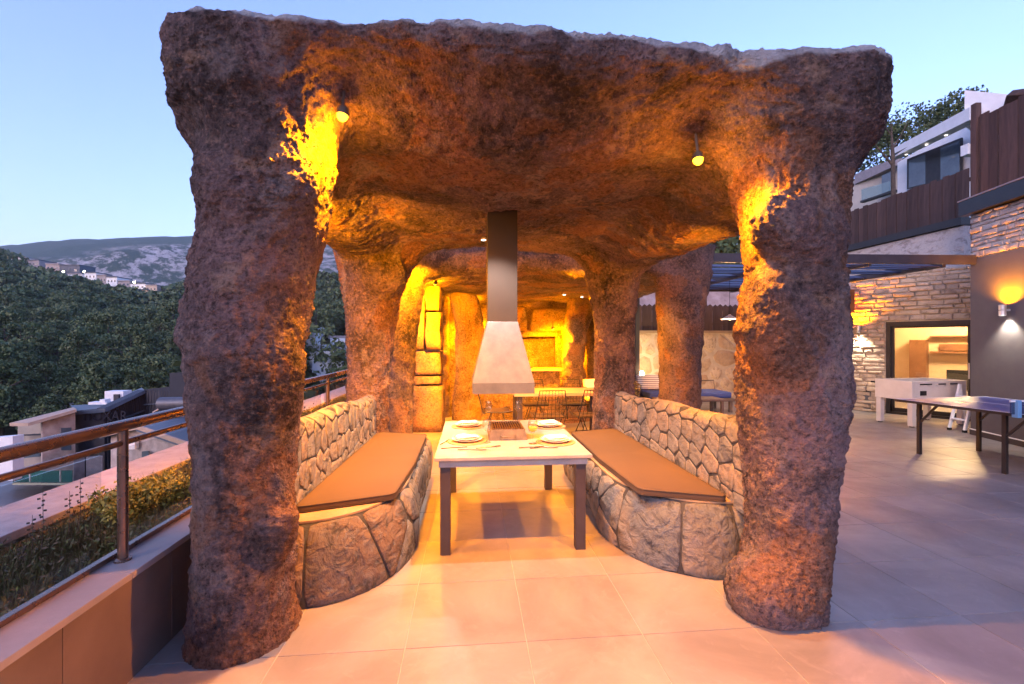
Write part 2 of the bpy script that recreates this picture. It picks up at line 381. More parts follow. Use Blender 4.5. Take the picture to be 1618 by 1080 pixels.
def subdivide(V, Q):                  # each quad becomes four
    n = len(V); E = np.sort(np.concatenate([Q[:, [0, 1]], Q[:, [1, 2]], Q[:, [2, 3]], Q[:, [3, 0]]]), axis=1)
    key = E[:, 0]*n+E[:, 1]; u, inv = np.unique(key, return_inverse=True); a, b = u//n, u % n
    Vm = (V[a]+V[b])/2; Fc = V[Q].mean(1); m = len(Q); e = inv.reshape(4, m)+n; c = np.arange(m)+n+len(u)
    Q2 = np.concatenate([np.stack([Q[:, 0], e[0], c, e[3]], 1), np.stack([Q[:, 1], e[1], c, e[0]], 1), np.stack([Q[:, 2], e[2], c, e[1]], 1), np.stack([Q[:, 3], e[3], c, e[2]], 1)])
    return np.concatenate([V, Vm, Fc]), Q2
def crust(V, Q, seed=0.0):            # the sprayed, crumbly plaster skin
    N = vnormals(V, Q); P = V+seed; m = .35+.65*sstep(-.25, .25, fbm(P*2.6+70, 2)); m *= np.where(N[:, 2] < -.6, .45, 1.0)
    a = np.maximum(0, noise(P*46+1))**1.2*.013 + noise(P*85+5)*.0045 - np.maximum(0, noise(P*60+31)-.15)*.009
    return V + N*(a*m)[:, None]
def displace(V, Q, amp=1.0, seed=0.0):
    N = vnormals(V, Q)
    P = V+seed; keep = sstep(-.02, .25, V[:, 2])*.6+.4
    warp = np.stack([fbm(P*1.7+5, 2), fbm(P*1.7+31, 2), fbm(P*1.7+77, 2)], 1)*.35
    a = fbm((P+warp)*2.0, 3)*.034 + fbm((P+warp)*6.5+9, 3)*.022 - np.abs(noise((P+warp)*np.array([9., 9, 6])))*.014
    b = (np.maximum(0, noise(P*21+3))**1.3)*.012 + noise(P*34)*.006 - np.maximum(0, .06-np.abs(noise((P+warp*.6)*np.array([3.2, 3.2, 2.1])+50)))*.12 - (np.maximum(0, noise(P*15+40))**2)*.012
    return V + N*((a*keep+b)*amp)[:, None]
def split_mesh(V, Q, lab, names, mat, parent):
    for k, nm in enumerate(names):
        q = Q[lab == k]; u, inv = np.unique(q, return_inverse=True)
        if len(u) == 0: continue
        np_mesh(nm, V[u], inv.reshape(q.shape), mat, parent, smooth=True)
def lumps(F, X, Y, Z, L, k=.08):
    for (cx, cy, cz, rx, ry, rz) in L:
        d = (np.sqrt(((X-cx)/rx)**2+((Y-cy)/ry)**2+((Z-cz)/rz)**2)-1)*min(rx, ry, rz)
        F = smin(F, d, k)
    return F

# ---- front pavilion
h = .0175
X, Y, Z = grid((-1.85, 1.9, -.15), (2.65, 6.35, 3.35), h)
x0, x1_, y0, y1_ = -1.45, 2.29, 2.15, 5.75
cxr, cyr = (x0+x1_)/2, (y0+y1_)/2; rr = .22
qx = np.abs(X-cxr)-(x1_-x0)/2+rr; qy = np.abs(Y-cyr)-(y1_-y0)/2+rr
de = np.minimum(np.maximum(qx, qy), 0)+np.sqrt(np.maximum(qx, 0)**2+np.maximum(qy, 0)**2)-rr
ztop = 3.06 + .03*np.sin(X*2.3+1) + .02*np.cos(Y*1.7)+.05*np.exp(-((X-2.2)**2+(Y-2.2)**2)/.15)
zb = 2.63 + .25*(1-sstep(2.14, 2.8, Y)) - .22*sstep(1.0, 1.45, np.abs(X-.35)) + .0*Y + .03*np.sin(X*3.1+Y*1.3)
roof = smax(smax(Z-ztop, zb-Z, .12), de, .14)
LF = [(0, -1.42, -.90), (.12, -1.40, -.93), (.5, -1.38, -.95), (.85, -1.39, -.93), (1.15, -1.42, -.91), (1.5, -1.45, -.88), (1.85, -1.41, -.82), (2.2, -1.36, -.75), (2.6, -1.38, -.70), (3.1, -1.42, -.62)]
RF = [(0, 1.57, 2.00), (.12, 1.60, 2.01), (.35, 1.67, 2.04), (.8, 1.66, 2.11), (1.2, 1.61, 2.18), (1.6, 1.60, 2.18), (1.9, 1.65, 2.13), (2.2, 1.62, 2.14), (2.4, 1.56, 2.18), (2.7, 1.48, 2.24), (3.1, 1.4, 2.28)]
LR = [(0, -1.42, -.90), (.5, -1.42, -.95), (1.2, -1.40, -.93), (1.8, -1.44, -.84), (2.0, -1.46, -.80), (2.3, -1.50, -.70), (2.6, -1.55, -.5), (3.1, -1.6, -.4)]
RR = [(0, 1.47, 2.10), (.3, 1.52, 2.05), (1.0, 1.56, 2.03), (1.7, 1.55, 2.03), (2.1, 1.50, 2.08), (2.4, 1.42, 2.15), (2.6, 1.30, 2.2), (3.1, 1.2, 2.3)]
F = roof
for prof, yc, yr in ((LF, 2.50, .28), (RF, 2.53, .29), (LR, 5.42, .30), (RR, 5.55, .30)):
    F = smin(F, column(X, Y, Z, prof, yc, yr), .17)
F = lumps(F, X, Y, Z, [(-1.02, 2.30, 2.25, .30, .14, .20), (1.75, 2.30, 2.12, .26, .13, .18), (1.66, 2.36, 1.62, .16, .16, .32),
                       (1.62, 2.42, .10, .17, .22, .2), (-1.0, 2.38, 1.35, .16, .14, .32), (-.95, 2.36, .62, .10, .1, .2), (-1.0, 5.2, 2.25, .3, .25, .25),
                       (.6, 3.3, 2.68, .8, .5, .12), (-.1, 4.4, 2.68, .9, .5, .12)])
F = np.broadcast_to(F, (X.shape[0], Y.shape[1], Z.shape[2])).astype(np.float32)
V, Q = surface_nets(F, (X.flat[0], Y.flat[0], Z.flat[0]), h)
V = displace(V, Q, 1.0); V, Q = subdivide(V, Q); V = crust(V, Q)
V[:, 2] = np.maximum(V[:, 2], -.03)
pav = thing('rock_pavilion', 'front artificial rock pavilion on four trunk-like pillars sheltering the barbecue table', 'pavilion', (.35, 2.1, 0))
V1 = V - np.array([.35, 2.1, 0]); C = V[Q].mean(1); lab = np.zeros(len(Q), dtype=int)
for k, (cx, cy) in enumerate([(-1.18, 2.5), (1.9, 2.53), (-1.2, 5.42), (1.8, 5.55)]):
    lab[(C[:, 2] < 2.3) & (np.abs(C[:, 0]-cx) < .75) & (np.abs(C[:, 1]-cy) < .75)] = k+1
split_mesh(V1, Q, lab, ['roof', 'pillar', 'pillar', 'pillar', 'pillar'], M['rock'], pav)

# ---- rear pavilion
h = .04
X, Y, Z = grid((-1.75, 5.9, -.2), (4.0, 10.6, 3.6), h)
x0, x1_, y0, y1_ = -1.30, 3.45, 6.32, 10.2
cxr, cyr = (x0+x1_)/2, (y0+y1_)/2; rr = .2
qx = np.abs(X-cxr)-(x1_-x0)/2+rr; qy = np.abs(Y-cyr)-(y1_-y0)/2+rr
de = np.minimum(np.maximum(qx, qy), 0)+np.sqrt(np.maximum(qx, 0)**2+np.maximum(qy, 0)**2)-rr
ztop = 2.98 + .04*np.sin(X*1.9) + .16*np.exp(-((X-3.4)**2+(Y-6.2)**2)/.10)
zb = 2.43 + .03*(1-sstep(6.3, 6.6, Y)) - .05*sstep(8, 10, Y) + .04*np.sin(X*2.7+Y)
F = smax(smax(Z-ztop, zb-Z, .1), de, .14)
P2L = [(0, -1.30, -.78), (.6, -1.28, -.80), (1.3, -1.28, -.75), (1.9, -1.32, -.68), (2.3, -1.35, -.62), (3, -1.4, -.4)]
P2R = [(0, 2.78, 3.38), (.5, 2.80, 3.36), (1.2, 2.78, 3.38), (1.8, 2.76, 3.42), (2.3, 2.72, 3.5), (3.1, 2.7, 3.62)]
P3L = [(0, -1.3, -.7), (1.2, -1.25, -.75), (3, -1.4, -.5)]; P3R = [(0, 2.6, 3.2), (1.2, 2.6, 3.15), (3, 2.4, 3.3)]
for prof, yc, yr in ((P2L, 6.5, .28), (P2R, 6.45, .30), (P3L, 9.9, .3), (P3R, 9.9, .3)):
    F = smin(F, column(X, Y, Z, prof, yc, yr), .14)
F = np.broadcast_to(F, (X.shape[0], Y.shape[1], Z.shape[2])).astype(np.float32)
V, Q = surface_nets(F, (X.flat[0], Y.flat[0], Z.flat[0]), h); V = displace(V, Q, 1.1, 30.); V[:, 2] = np.maximum(V[:, 2], -.03)
pav2 = thing('rock_pavilion', 'rear artificial rock pavilion with greyer fascia, behind the first, over the second dining table', 'pavilion', (1.05, 6.2, 0))
C = V[Q].mean(1); lab = np.zeros(len(Q), dtype=int)
for k, (cx, cy) in enumerate([(-1.05, 6.5), (3.1, 6.45), (-1.05, 9.9), (2.9, 9.9)]):
    lab[(C[:, 2] < 2.25) & (np.abs(C[:, 0]-cx) < .75) & (np.abs(C[:, 1]-cy) < .75)] = k+1
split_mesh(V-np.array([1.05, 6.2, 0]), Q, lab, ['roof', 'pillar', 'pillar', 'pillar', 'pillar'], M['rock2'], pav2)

# ------------------------------------------------------------------ voronoi stone cladding
def clip(poly, p, n, d):
    out = []; L = len(poly)
    for i in range(L):
        a, b = poly[i], poly[(i+1) % L]; da = (a[0]-p[0])*n[0]+(a[1]-p[1])*n[1]-d; db = (b[0]-p[0])*n[0]+(b[1]-p[1])*n[1]-d
        if da <= 0: out.append(a)
        if (da < 0 < db) or (db < 0 < da):
            t = da/(da-db); out.append((a[0]+(b[0]-a[0])*t, a[1]+(b[1]-a[1])*t))
    return out
def cells(seeds, u0, u1, v0, v1, gap, sv=1.0):
    res = []
    for i, s in enumerate(seeds):
        poly = [(u0, v0), (u1, v0), (u1, v1), (u0, v1)]
        for j, q in enumerate(seeds):
            if i == j: continue
            dx, dy = q[0]-s[0], (q[1]-s[1])/sv**2; L2 = math.hypot(dx, dy)
            if math.hypot(q[0]-s[0], q[1]-s[1]) > 1.6: continue
            m = ((q[0]+s[0])/2, (q[1]+s[1])/2); poly = clip(poly, m, (dx/L2, dy/L2), -gap/2)
            if len(poly) < 3: break
        if len(poly) >= 3: res.append(poly)
    return res
def stone_obj(name, poly, mp, mat, parent, th=.022, soft=.16, rnd=random, seg=.06, rings=((1.0, -.006), (.985, .6), (.93, .92), (.55, 1.05)), smooth=True):
    pts = []; L = len(poly)
    for i in range(L):
        a, b = poly[i], poly[(i+1) % L]; n = max(1, int(math.hypot(b[0]-a[0], b[1]-a[1])/seg))
        for k in range(n):
            t = k/n; pts.append((a[0]+(b[0]-a[0])*t, a[1]+(b[1]-a[1])*t))
    if len(pts) < 3: return None
    # round the corners a little
    q = []
    for i in range(len(pts)):
        a, b, c = pts[i-1], pts[i], pts[(i+1) % len(pts)]; q.append((soft*a[0]+(1-2*soft)*b[0]+soft*c[0], soft*a[1]+(1-2*soft)*b[1]+soft*c[1]))
    pts = q if len(q) > 5 else pts
    cu = sum(p[0] for p in pts)/len(pts); cv = sum(p[1] for p in pts)/len(pts); vs = []; n = len(pts); tilt = rnd.uniform(-.3, .3), rnd.uniform(-.3, .3); hh = th*rnd.uniform(.75, 1.2)
    for (s, o) in rings:
        for (u, v) in pts:
            uu, vv = cu+(u-cu)*s, cv+(v-cv)*s
            off = o if o < 0 else hh*o + hh*.35*n1(uu*9+3, vv*9, o) + (max(0, o)*(.010 if hh > .013 else .004))*n1(uu*6, vv*6+uu*4, 7) 
            vs.append(mp(uu, vv, off))
    vs.append(mp(cu, cv, hh*1.05)); fs = []; R = len(rings)
    for r in range(R-1):
        for k in range(n): fs.append((r*n+k, r*n+(k+1) % n, (r+1)*n+(k+1) % n, (r+1)*n+k))
    for k in range(n): fs.append(((R-1)*n+k, (R-1)*n+(k+1) % n, R*n))
    m = MB(); m.add(vs, fs); return m.build(name, mat, parent, smooth=smooth)

class Path:                            # a plan curve with its outward side on the right of travel
    def __init__(s, pts):
        s.p = [Vector((p[0], p[1])) for p in pts]; s.L = [0]
        for a, b in zip(s.p, s.p[1:]): s.L.append(s.L[-1]+(b-a).length)
        s.len = s.L[-1]
    def at(s, u):
        u = min(max(u, 0), s.len); i = 0
        while i < len(s.L)-2 and s.L[i+1] < u: i += 1
        a, b = s.p[i], s.p[i+1]; t = (u-s.L[i])/max(1e-6, s.L[i+1]-s.L[i]); 
        def nrm(k):
            k = min(max(k, 0), len(s.p)-2); d = (s.p[k+1]-s.p[k]).normalized(); return Vector((d.y, -d.x))
        n = nrm(i)*(1-abs(t-.5)) + (nrm(i-1) if t < .5 else nrm(i+1))*abs(t-.5)
        return a.lerp(b, t), n.normalized()

def bench(side, label, rnd):
    # side +1 right, -1 left ; mirrored about x = .32 in plan with its own numbers
    if side > 0: xi, xo, ye, yn = 1.08, 1.80, 5.12, 2.86
    else: xi, xo, ye, yn = -.44, -1.14, 5.16, 2.77
    s = side; org = Vector(((xi+xo)/2, 3.9, 0))
    arc = [(xi, ye), (xi, 4.5), (xi, 4.0), (xi, 3.6)]
    ax_ = abs(xo-xi)*.86; ay = .78
    for k in range(1, 13):
        a = k/12*PI/2; arc.append((xi+s*ax_*(1-math.cos(a)), yn+ay-ay*math.sin(a) if False else yn+ay*(1-math.sin(a))))
    arc = arc[:3]+[(xi, yn+ay+.02)]+arc[4:]; arc.append((xo, yn))
    if s < 0: path = Path(arc)        # outward = right of travel (towards +x when travelling -y is left...)
    else: path = Path(arc)
    def outn(n): return n if (s < 0) == (n.x*1.0 > 0 or n.y < -.5) else n
    H = .425
    root = thing('stone_bench', label, 'bench', org)
    def mp(u, v, off):
        p, n = path.at(u)
        c = Vector((xo-s*.1, 4.0));
        if n.dot(p-c) < 0: n = -n
        bulge = .02*math.sin(min(1, max(0, v/H))*PI)+.13*max(0, 1-v/H)*min(1, max(0, (u-path.len+1.5)/1.0))
        rim = -.03*max(0, (v-H*.86)/(H*.14))**2
        q = p+n*(off+bulge+rim); return Vector((q.x, q.y, v))-org
    # body: mortar skin and ledge
    vs = []; NU, NV = 60, 8; m = MB()
    for i in range(NU+1):
        for j in range(NV+1): vs.append(mp(path.len*i/NU, H*j/NV, 0))
    fs = [(i*(NV+1)+j, (i+1)*(NV+1)+j, (i+1)*(NV+1)+j+1, i*(NV+1)+j+1) for i in range(NU) for j in range(NV)]
    m.add(vs, fs); m.build('mortar_core', M['mortar'], root, smooth=True)
    m = MB(); top = [mp(path.len*i/NU, H, .005) for i in range(NU+1)]; back = [Vector((xo, p.y+org.y, H))-org for p in top]
    vs = top+[p+Vector((0, 0, .012)) for p in top]+[p+Vector((0, 0, .012)) for p in back]; n = NU+1
    fs = [(i, i+1, n+i+1, n+i) for i in range(NU)]+[(n+i, n+i+1, 2*n+i+1, 2*n+i) for i in range(NU)]
    m.add(vs, fs); m.build('ledge', M['coping'], root, smooth=False)
    # seeds: small stones along the straight face, large ones round the near end
    seeds = []; u = .09
    while u < path.len+.1:
        big = u > path.len-1.15; st = .38 if big else .18
        rows = ([.12, .33] if (big and u < path.len-.75) else [.21]) if big else [.10, .31]
        for k, v in enumerate(rows):
            seeds.append((u+rnd.uniform(-.3, .3)*st+(.08 if k % 2 else 0), v+rnd.uniform(-.07, .07)))
        u += st*rnd.uniform(.8, 1.25)
    for poly in cells(seeds, 0, path.len, .0, H-.004, .009):
        cu = sum(p[0] for p in poly)/len(poly); big = cu > path.len-.72
        stone_obj('stone', poly, mp, (M['flag_big'] if s < 0 else M['flag_grey']) if big else M['flag'], root, th=.014 if big else .009, rnd=rnd, seg=.07,
                  rings=((1.0, -.004), (.99, .55), (.96, .95), (.75, 1.0), (.5, 1.05), (.25, 1.0)) if big else ((1.0, -.004), (.985, .6), (.93, .95), (.6, 1.05)))
    return root, path

rnd = random.Random(11)
benchR, _ = bench(1, 'right curved bench base clad in grey flagstones, long seat beside the table', rnd)
rnd = random.Random(5)
benchL, _ = bench(-1, 'left curved bench base with a large smooth brown stone at its near end', rnd)

# backrests: a rounded low wall of flagstones joining the pillars, part of each bench
def backrest(side, root, rnd, zt0, zt1):
    org = root.location; s = side; ya, yb = 2.75, 5.35
    def topz(y): return zt0+(zt1-zt0)*(y-ya)/(yb-ya)+.012*math.sin(y*5)
    if s > 0: xin, th = 1.74, .14
    else: xin, th = -1.07, .14
    r = th/2; z0 = .40
    def mp(u, v, off):
        y = ya+u*(yb-ya)/(yb-ya); y = ya+u; tz = topz(y); hin = tz-r-z0
        xi = xin + s*.03*math.sin(u*2.1) 
        if v < hin: p = Vector((xi, y, z0+v)); n = Vector((-s, 0, .0))
        elif v < hin+PI*r:
            a = (v-hin)/r; n = Vector((-s*math.cos(a), 0, math.sin(a))); p = Vector((xi+s*r, y, tz-r))+n*r
        else: p = Vector((xi+s*th, y, tz-r-(v-hin-PI*r))); n = Vector((s, 0, 0))
        return p+n*off-org
    U = yb-ya; VV = .5+PI*r+.32; NU, NV = 26, 30; vs = [mp(U*i/NU, VV*j/NV, -.003) for i in range(NU+1) for j in range(NV+1)]
    fs = [(i*(NV+1)+j, (i+1)*(NV+1)+j, (i+1)*(NV+1)+j+1, i*(NV+1)+j+1) for i in range(NU) for j in range(NV)]
    m = MB(); m.add(vs, fs)
    for i in (0, NU):
        m.add([mp(U*i/NU, VV*j/NV, -.003) for j in range(NV+1)], [tuple(range(NV+1))])
    m.build('backrest_core', M['mortar'], root, smooth=False, fix=False)
    seeds = []; rows = [.05, .20, .36] if side > 0 else [.06, .21, .37]; 
    for k, v in enumerate(rows):
        u = rnd.uniform(0, .1)
        while u < U+.05: seeds.append((u+rnd.uniform(-.035, .035), v+rnd.uniform(-.045, .045))); u += (.185 if side > 0 else .12)*rnd.uniform(.75, 1.35)
    u = .1
    while u < U+.05: seeds.append((u+rnd.uniform(-.05, .05), .56+rnd.uniform(-.015, .015))); seeds.append((u+rnd.uniform(-.05, .05), .76)); u += .24*rnd.uniform(.8, 1.3)
    for poly in cells(seeds, 0, U, .0, VV, .008, 1.15 if side < 0 else 1.0):
        stone_obj('backrest_stone', poly, mp, M['flag'], root, th=.006, soft=.08, rnd=rnd, seg=.075, rings=((1.0, -.004), (.98, .65), (.92, .95), (.6, 1.0), (.3, 1.0)))
backrest(1, benchR, random.Random(3), .99, .90)
backrest(-1, benchL, random.Random(4), 1.0, .90)

# cushions (rest on the benches)
def cushion(name, label, quad, z, mat):
    poly = [Vector((p[0], p[1])) for p in quad]; c = sum(poly, Vector((0, 0)))/len(poly)
    pts = []
    for i in range(len(poly)):
        a, b, d = poly[i-1], poly[i], poly[(i+1) % len(poly)]; ra = min(.05, (a-b).length*.3)
        p0 = b+(a-b).normalized()*ra; p1 = b+(d-b).normalized()*ra
        for t in (0, .33, .67, 1): pts.append(p0.lerp(b, t).lerp(b.lerp(p1, t), t))
        nxt = poly[(i+1) % len(poly)]; L = (nxt-b).length; k = int(L/.12)
        for j in range(1, k): 
            q = b.lerp(nxt, j/k)
            if (q-b).length > ra*1.2 and (q-nxt).length > ra*1.2: pts.append(q)
    n = len(pts); rings = [(.0, -.014, .0), (.0, -.004, .0), (.010, .0, .0), (.030, .0, .0), (.040, -.004, 0), (.045, -.016, 0), (.047, -.05, 0), (.053, -.15, 0), (.056, -.25, 0)]
    vs = []
    for (zz, ins, _) in rings:
        for p in pts:
            d = (c-p); L = d.length; q = p+d.normalized()*min(-ins, L*.92)
            vs.append(Vector((q.x, q.y, z+zz+.004*n1(q.x*3, q.y*3, zz)*(1 if zz > .04 else 0)))-Vector((c.x, c.y, 0)))
    vs.append(Vector((0, 0, z+.057))); R = len(rings)
    fs = [(r*n+k, r*n+(k+1) % n, (r+1)*n+(k+1) % n, (r+1)*n+k) for r in range(R-1) for k in range(n)]
    fs += [((R-1)*n+k, (R-1)*n+(k+1) % n, R*n) for k in range(n)]; fs.append(tuple(range(n-1, -1, -1)))
    m = MB(); m.add(vs, fs); o = m.build(name, mat, None, smooth=True, loc=(c.x, c.y, 0)); tag(o, label, 'cushion', None)
    for zz in (.006, .041): MB().tube([(p.x-c.x, p.y-c.y, z+zz) for p in pts+pts[:1]], .0038, 5).build('piping', M['piping'], o, smooth=True)
    return o
cushion('seat_cushion', 'long brown seat pad on the right stone bench', [(1.14, 5.08), (1.72, 5.25), (1.72, 4.2), (1.70, 2.86), (1.17, 3.06), (1.13, 3.9)], .438, M['cushion'])
cushion('seat_cushion', 'long brown seat pad on the left stone bench', [(-.47, 5.1), (-1.03, 5.28), (-1.06, 4.2), (-1.08, 2.92), (-.50, 3.12), (-.46, 3.9)], .438, M['cushion'])

# ------------------------------------------------------------------ floor with tiles
floor = MB().box2((-1.52, -3.5, -.35), (13.5, 13.5, -.0035)).build('floor', M['grout']); tag(floor, kind='structure')
def tile_mesh():
    m = MB(); a, b = .2976, .2964
    vs = [(-a, -a, -.008), (a, -a, -.008), (a, a, -.008), (-a, a, -.008), (-a, -a, -.0012), (a, -a, -.0012), (a, a, -.0012), (-a, a, -.0012), (-b, -b, 0), (b, -b, 0), (b, b, 0), (-b, b, 0)]
    return vs, [(0, 1, 5, 4), (1, 2, 6, 5), (2, 3, 7, 6), (3, 0, 4, 7), (4, 5, 9, 8), (5, 6, 10, 9), (6, 7, 11, 10), (7, 4, 8, 11), (8, 9, 10, 11)]
tv, tf = tile_mesh(); first = None; rest = MB(); cnt = 0; rr_ = random.Random(2)
for i in range(-3, 22):
    for j in range(-10, 18):
        cx, cy = .285+.6*i+.3, 2.266+.6*j+.3
        if cx < -1.45 or cx > 13.2 or cy > 12.5: continue
        near = (-1.6 < cx < 8.6) and 1.0 < cy < 7.6 and (cx*CT - cy*ST)/(cx*ST+cy*CT) < 1.25 and (cx*CT-cy*ST)/(cx*ST+cy*CT) > -1.2
        lo = -.0005*rr_.random()
        if near and cnt < 240:
            cnt += 1
            if first is None:
                m = MB(); m.add(tv, tf); first = m.build('tile', M['tile'], floor); o = first
            else: o = first.copy(); COL.objects.link(o); o.parent = floor
            o.location = (cx, cy, lo)
        else: rest.add([(v[0]+cx, v[1]+cy, v[2]+lo) for v in tv], tf)
o = rest.build('tile_field', M['tile'], floor, fix=False); o['kind'] = 'stuff'
# ------------------------------------------------------------------ barbecue table
TX, TY0, TY1, TZ = .315, 3.19, 4.68, .695
tb = thing('dining_table', 'pale grey topped barbecue table with four dark legs under the hood', 'table', (TX, (TY0+TY1)/2, 0))
L2 = (TY1-TY0)/2
MB().box((0, 0, TZ-.012), (1.12, 2*L2, .024)).build('tabletop', M['table_top'], tb, bevel=.003)
a = MB(); a.box((0, -L2+.045, TZ-.05), (1.06, .03, .05)); a.box((0, L2-.045, TZ-.05), (1.06, .03, .05)); a.box((-.515, 0, TZ-.05), (.03, 2*L2-.12, .05)); a.box((.515, 0, TZ-.05), (.03, 2*L2-.12, .05))
a.build('apron', M['table_top'], tb, bevel=.002)
for sx in (-1, 1):
    for sy in (-1, 1): MB().box((sx*.485, sy*(L2-.075), (TZ-.075)/2), (.072, .072, TZ-.075)).build('leg', M['dark_metal'], tb, bevel=.003)

# grill box
g = thing('tabletop_grill', 'dark ridged charcoal grill box in the middle of the barbecue table', 'grill', (.315, 3.93, TZ))
m = MB(); w1, w0, l1, l0, hh = .14, .158, .20, .218, .085
vs = [(-w0, -l0, 0), (w0, -l0, 0), (w0, l0, 0), (-w0, l0, 0), (-w1, -l1, hh), (w1, -l1, hh), (w1, l1, hh), (-w1, l1, hh), (-w1+.015, -l1+.015, hh), (w1-.015, -l1+.015, hh), (w1-.015, l1-.015, hh), (-w1+.015, l1-.015, hh), (-w1+.02, -l1+.02, .03), (w1-.02, -l1+.02, .03), (w1-.02, l1-.02, .03), (-w1+.02, l1-.02, .03)]
m.add(vs, [(0,1,5,4),(1,2,6,5),(2,3,7,6),(3,0,4,7),(4,5,9,8),(5,6,10,9),(6,7,11,10),(7,4,8,11),(8,9,13,12),(9,10,14,13),(10,11,15,14),(11,8,12,15),(12,13,14,15),(3,2,1,0)])
m.build('grill_body', M['grill'], g, fix=False)
MB().tube([(-.06, -l0+.006, .035), (-.055, -l0-.02, .035), (.055, -l0-.02, .035), (.06, -l0+.006, .035)], .005, 6).build('handle', M['grill'], g)
for i in range(13): MB().box((-.118+.01967*i, 0, hh+.004), (.009, .385, .008)).build('grill_bar', M['grill_bar'], g)

# hood
hx, hy = .275, 3.93
hd = thing('extractor_hood', 'grey metal extractor hood with square duct hanging over the grill', 'hood', (hx, hy, 1.08))
MB().box((0, 0, .045), (.505, .505, .09)).build('hood_band', M['hood'], hd, bevel=.002)
m = MB(); b, t = .252, .128
m.add([(-b, -b, .09), (b, -b, .09), (b, b, .09), (-b, b, .09), (-t, -t, .59), (t, -t, .59), (t, t, .59), (-t, t, .59)], [(0,1,5,4),(1,2,6,5),(2,3,7,6),(3,0,4,7),(4,5,6,7)]); m.build('hood_skirt', M['hood'], hd, bevel=.002)
MB().box((0, 0, 1.08), (.25, .25, .99)).build('duct', noisy('duct_metal', (.020, .015, .0135), (.028, .021, .019), 6, .7, .2, .002, 70, metal=.1), hd, bevel=.003)
MB().box((0, 0, .004), (.42, .42, .006)).build('filter', M['black'], hd)

# place settings
def lathe_part(name, prof, mat, parent, n=28, c=(0, 0, 0)): return MB().lathe(prof, n, c).build(name, mat, parent, smooth=2)
spots = [('near left', 738, 698, 'left'), ('near right', 878, 699, 'right'), ('far left', 740, 674.5, 'left'), ('far right', 867, 674.6, 'right')]
ch_p = [(0, 0), (.155, 0), (.160, .003), (.158, .006), (.15, .007), (0, .007)]
pl_p = [(0, .0), (.06, 0), (.10, .008), (.122, .017), (.124, .020), (.118, .0195), (.085, .009), (0, .007)]
for nm, px, py, sd_ in spots:
    p = atz(px, py, TZ)
    o = MB().lathe(ch_p, 32).build('placemat', M['charger'], None, smooth=2, loc=p+Vector((0, 0, .0005)))
    tag(o, f'round woven brown placemat at the {nm} corner of the barbecue table', 'placemat', None, None); o['group'] = 'place settings on the barbecue table'
    q = thing('dinner_plate', f'white dinner plate on the {nm} placemat', 'plate', p+Vector((0, 0, .008)), group='place settings on the barbecue table')
    lathe_part('plate', pl_p, M['porcelain'], q)
    q = MB().lathe([(0, .012), (.05, .012), (.085, .020), (.102, .029), (.104, .032), (.098, .031), (.07, .022), (0, .019)], 28).build('soup_plate', M['porcelain'], None, smooth=2, loc=p+Vector((0, 0, .008)))
    tag(q, f'smaller white plate stacked on the {nm} dinner plate', 'plate', 'place settings on the barbecue table')
    # folded napkin
    m = MB(); nr = random.Random(px); NX, NY = 8, 6; sx, sy = .085, .05; vs = []
    for k in (0, 1):
        for i in range(NX+1):
            for j in range(NY+1):
                x, y = -sx+2*sx*i/NX, -sy+2*sy*j/NY; vs.append((x, y, (.035 if k == 0 else .046+.006*math.sin(x*40+px)*math.cos(y*30)+.004*math.cos(x*22)) - (0.004 if (i in (0, NX) or j in (0, NY)) and k else 0)))
    W = NY+1; B = (NX+1)*W; fs = [(i*W+j, (i+1)*W+j, (i+1)*W+j+1, i*W+j+1) for i in range(NX) for j in range(NY)] + [(B+i*W+j, B+(i+1)*W+j, B+(i+1)*W+j+1, B+i*W+j+1) for i in range(NX) for j in range(NY)]
    for i in range(NX): fs += [(i*W, (i+1)*W, B+(i+1)*W, B+i*W), (i*W+NY, (i+1)*W+NY, B+(i+1)*W+NY, B+i*W+NY)]
    for j in range(NY): fs += [(j, j+1, B+j+1, B+j), (NX*W+j, NX*W+j+1, B+NX*W+j+1, B+NX*W+j)]
    m.add(vs, fs); q = m.build('napkin', M['napkin'], None, smooth=True, loc=p+Vector((0, 0, .006))); q.rotation_euler.z = nr.uniform(-.4, .4)
    tag(q, f'white folded napkin on the {nm} plates', 'napkin', 'place settings on the barbecue table')
# glasses: outer and inner skin with a stem
def wineglass(label, p, h=.20, fill=False, r=.036):
    t = thing('wine_glass', label, 'glass', p, group='glasses on the barbecue table')
    prof = [(0, 0), (.033, 0), (.034, .002), (.010, .005), (.004, .012), (.0035, h*.42), (.008, h*.45), (r*.75, h*.55), (r, h*.70), (r*.92, h*.88), (r*.82, h), (r*.78, h), (r*.88, h*.88), (r*.96, h*.70), (r*.70, h*.565), (0, h*.50)]
    lathe_part('bowl', prof, M['glass'], t, 24)
    if fill: lathe_part('drink', [(0, h*.505), (r*.68, h*.57), (r*.93, h*.68), (r*.93, h*.72), (0, h*.72)], M['juice'], t, 20)
wineglass('wine glass behind the grill, near the far left plate', atz(772, 665, TZ))
wineglass('wine glass behind the grill, near the far right plate', atz(818, 664.5, TZ))
wineglass('wine glass left of the grill, near the near left plate', atz(769, 700, TZ), .185)
wineglass('wine glass with yellow drink right of the grill', atz(842, 702, TZ), .185, True, .040)
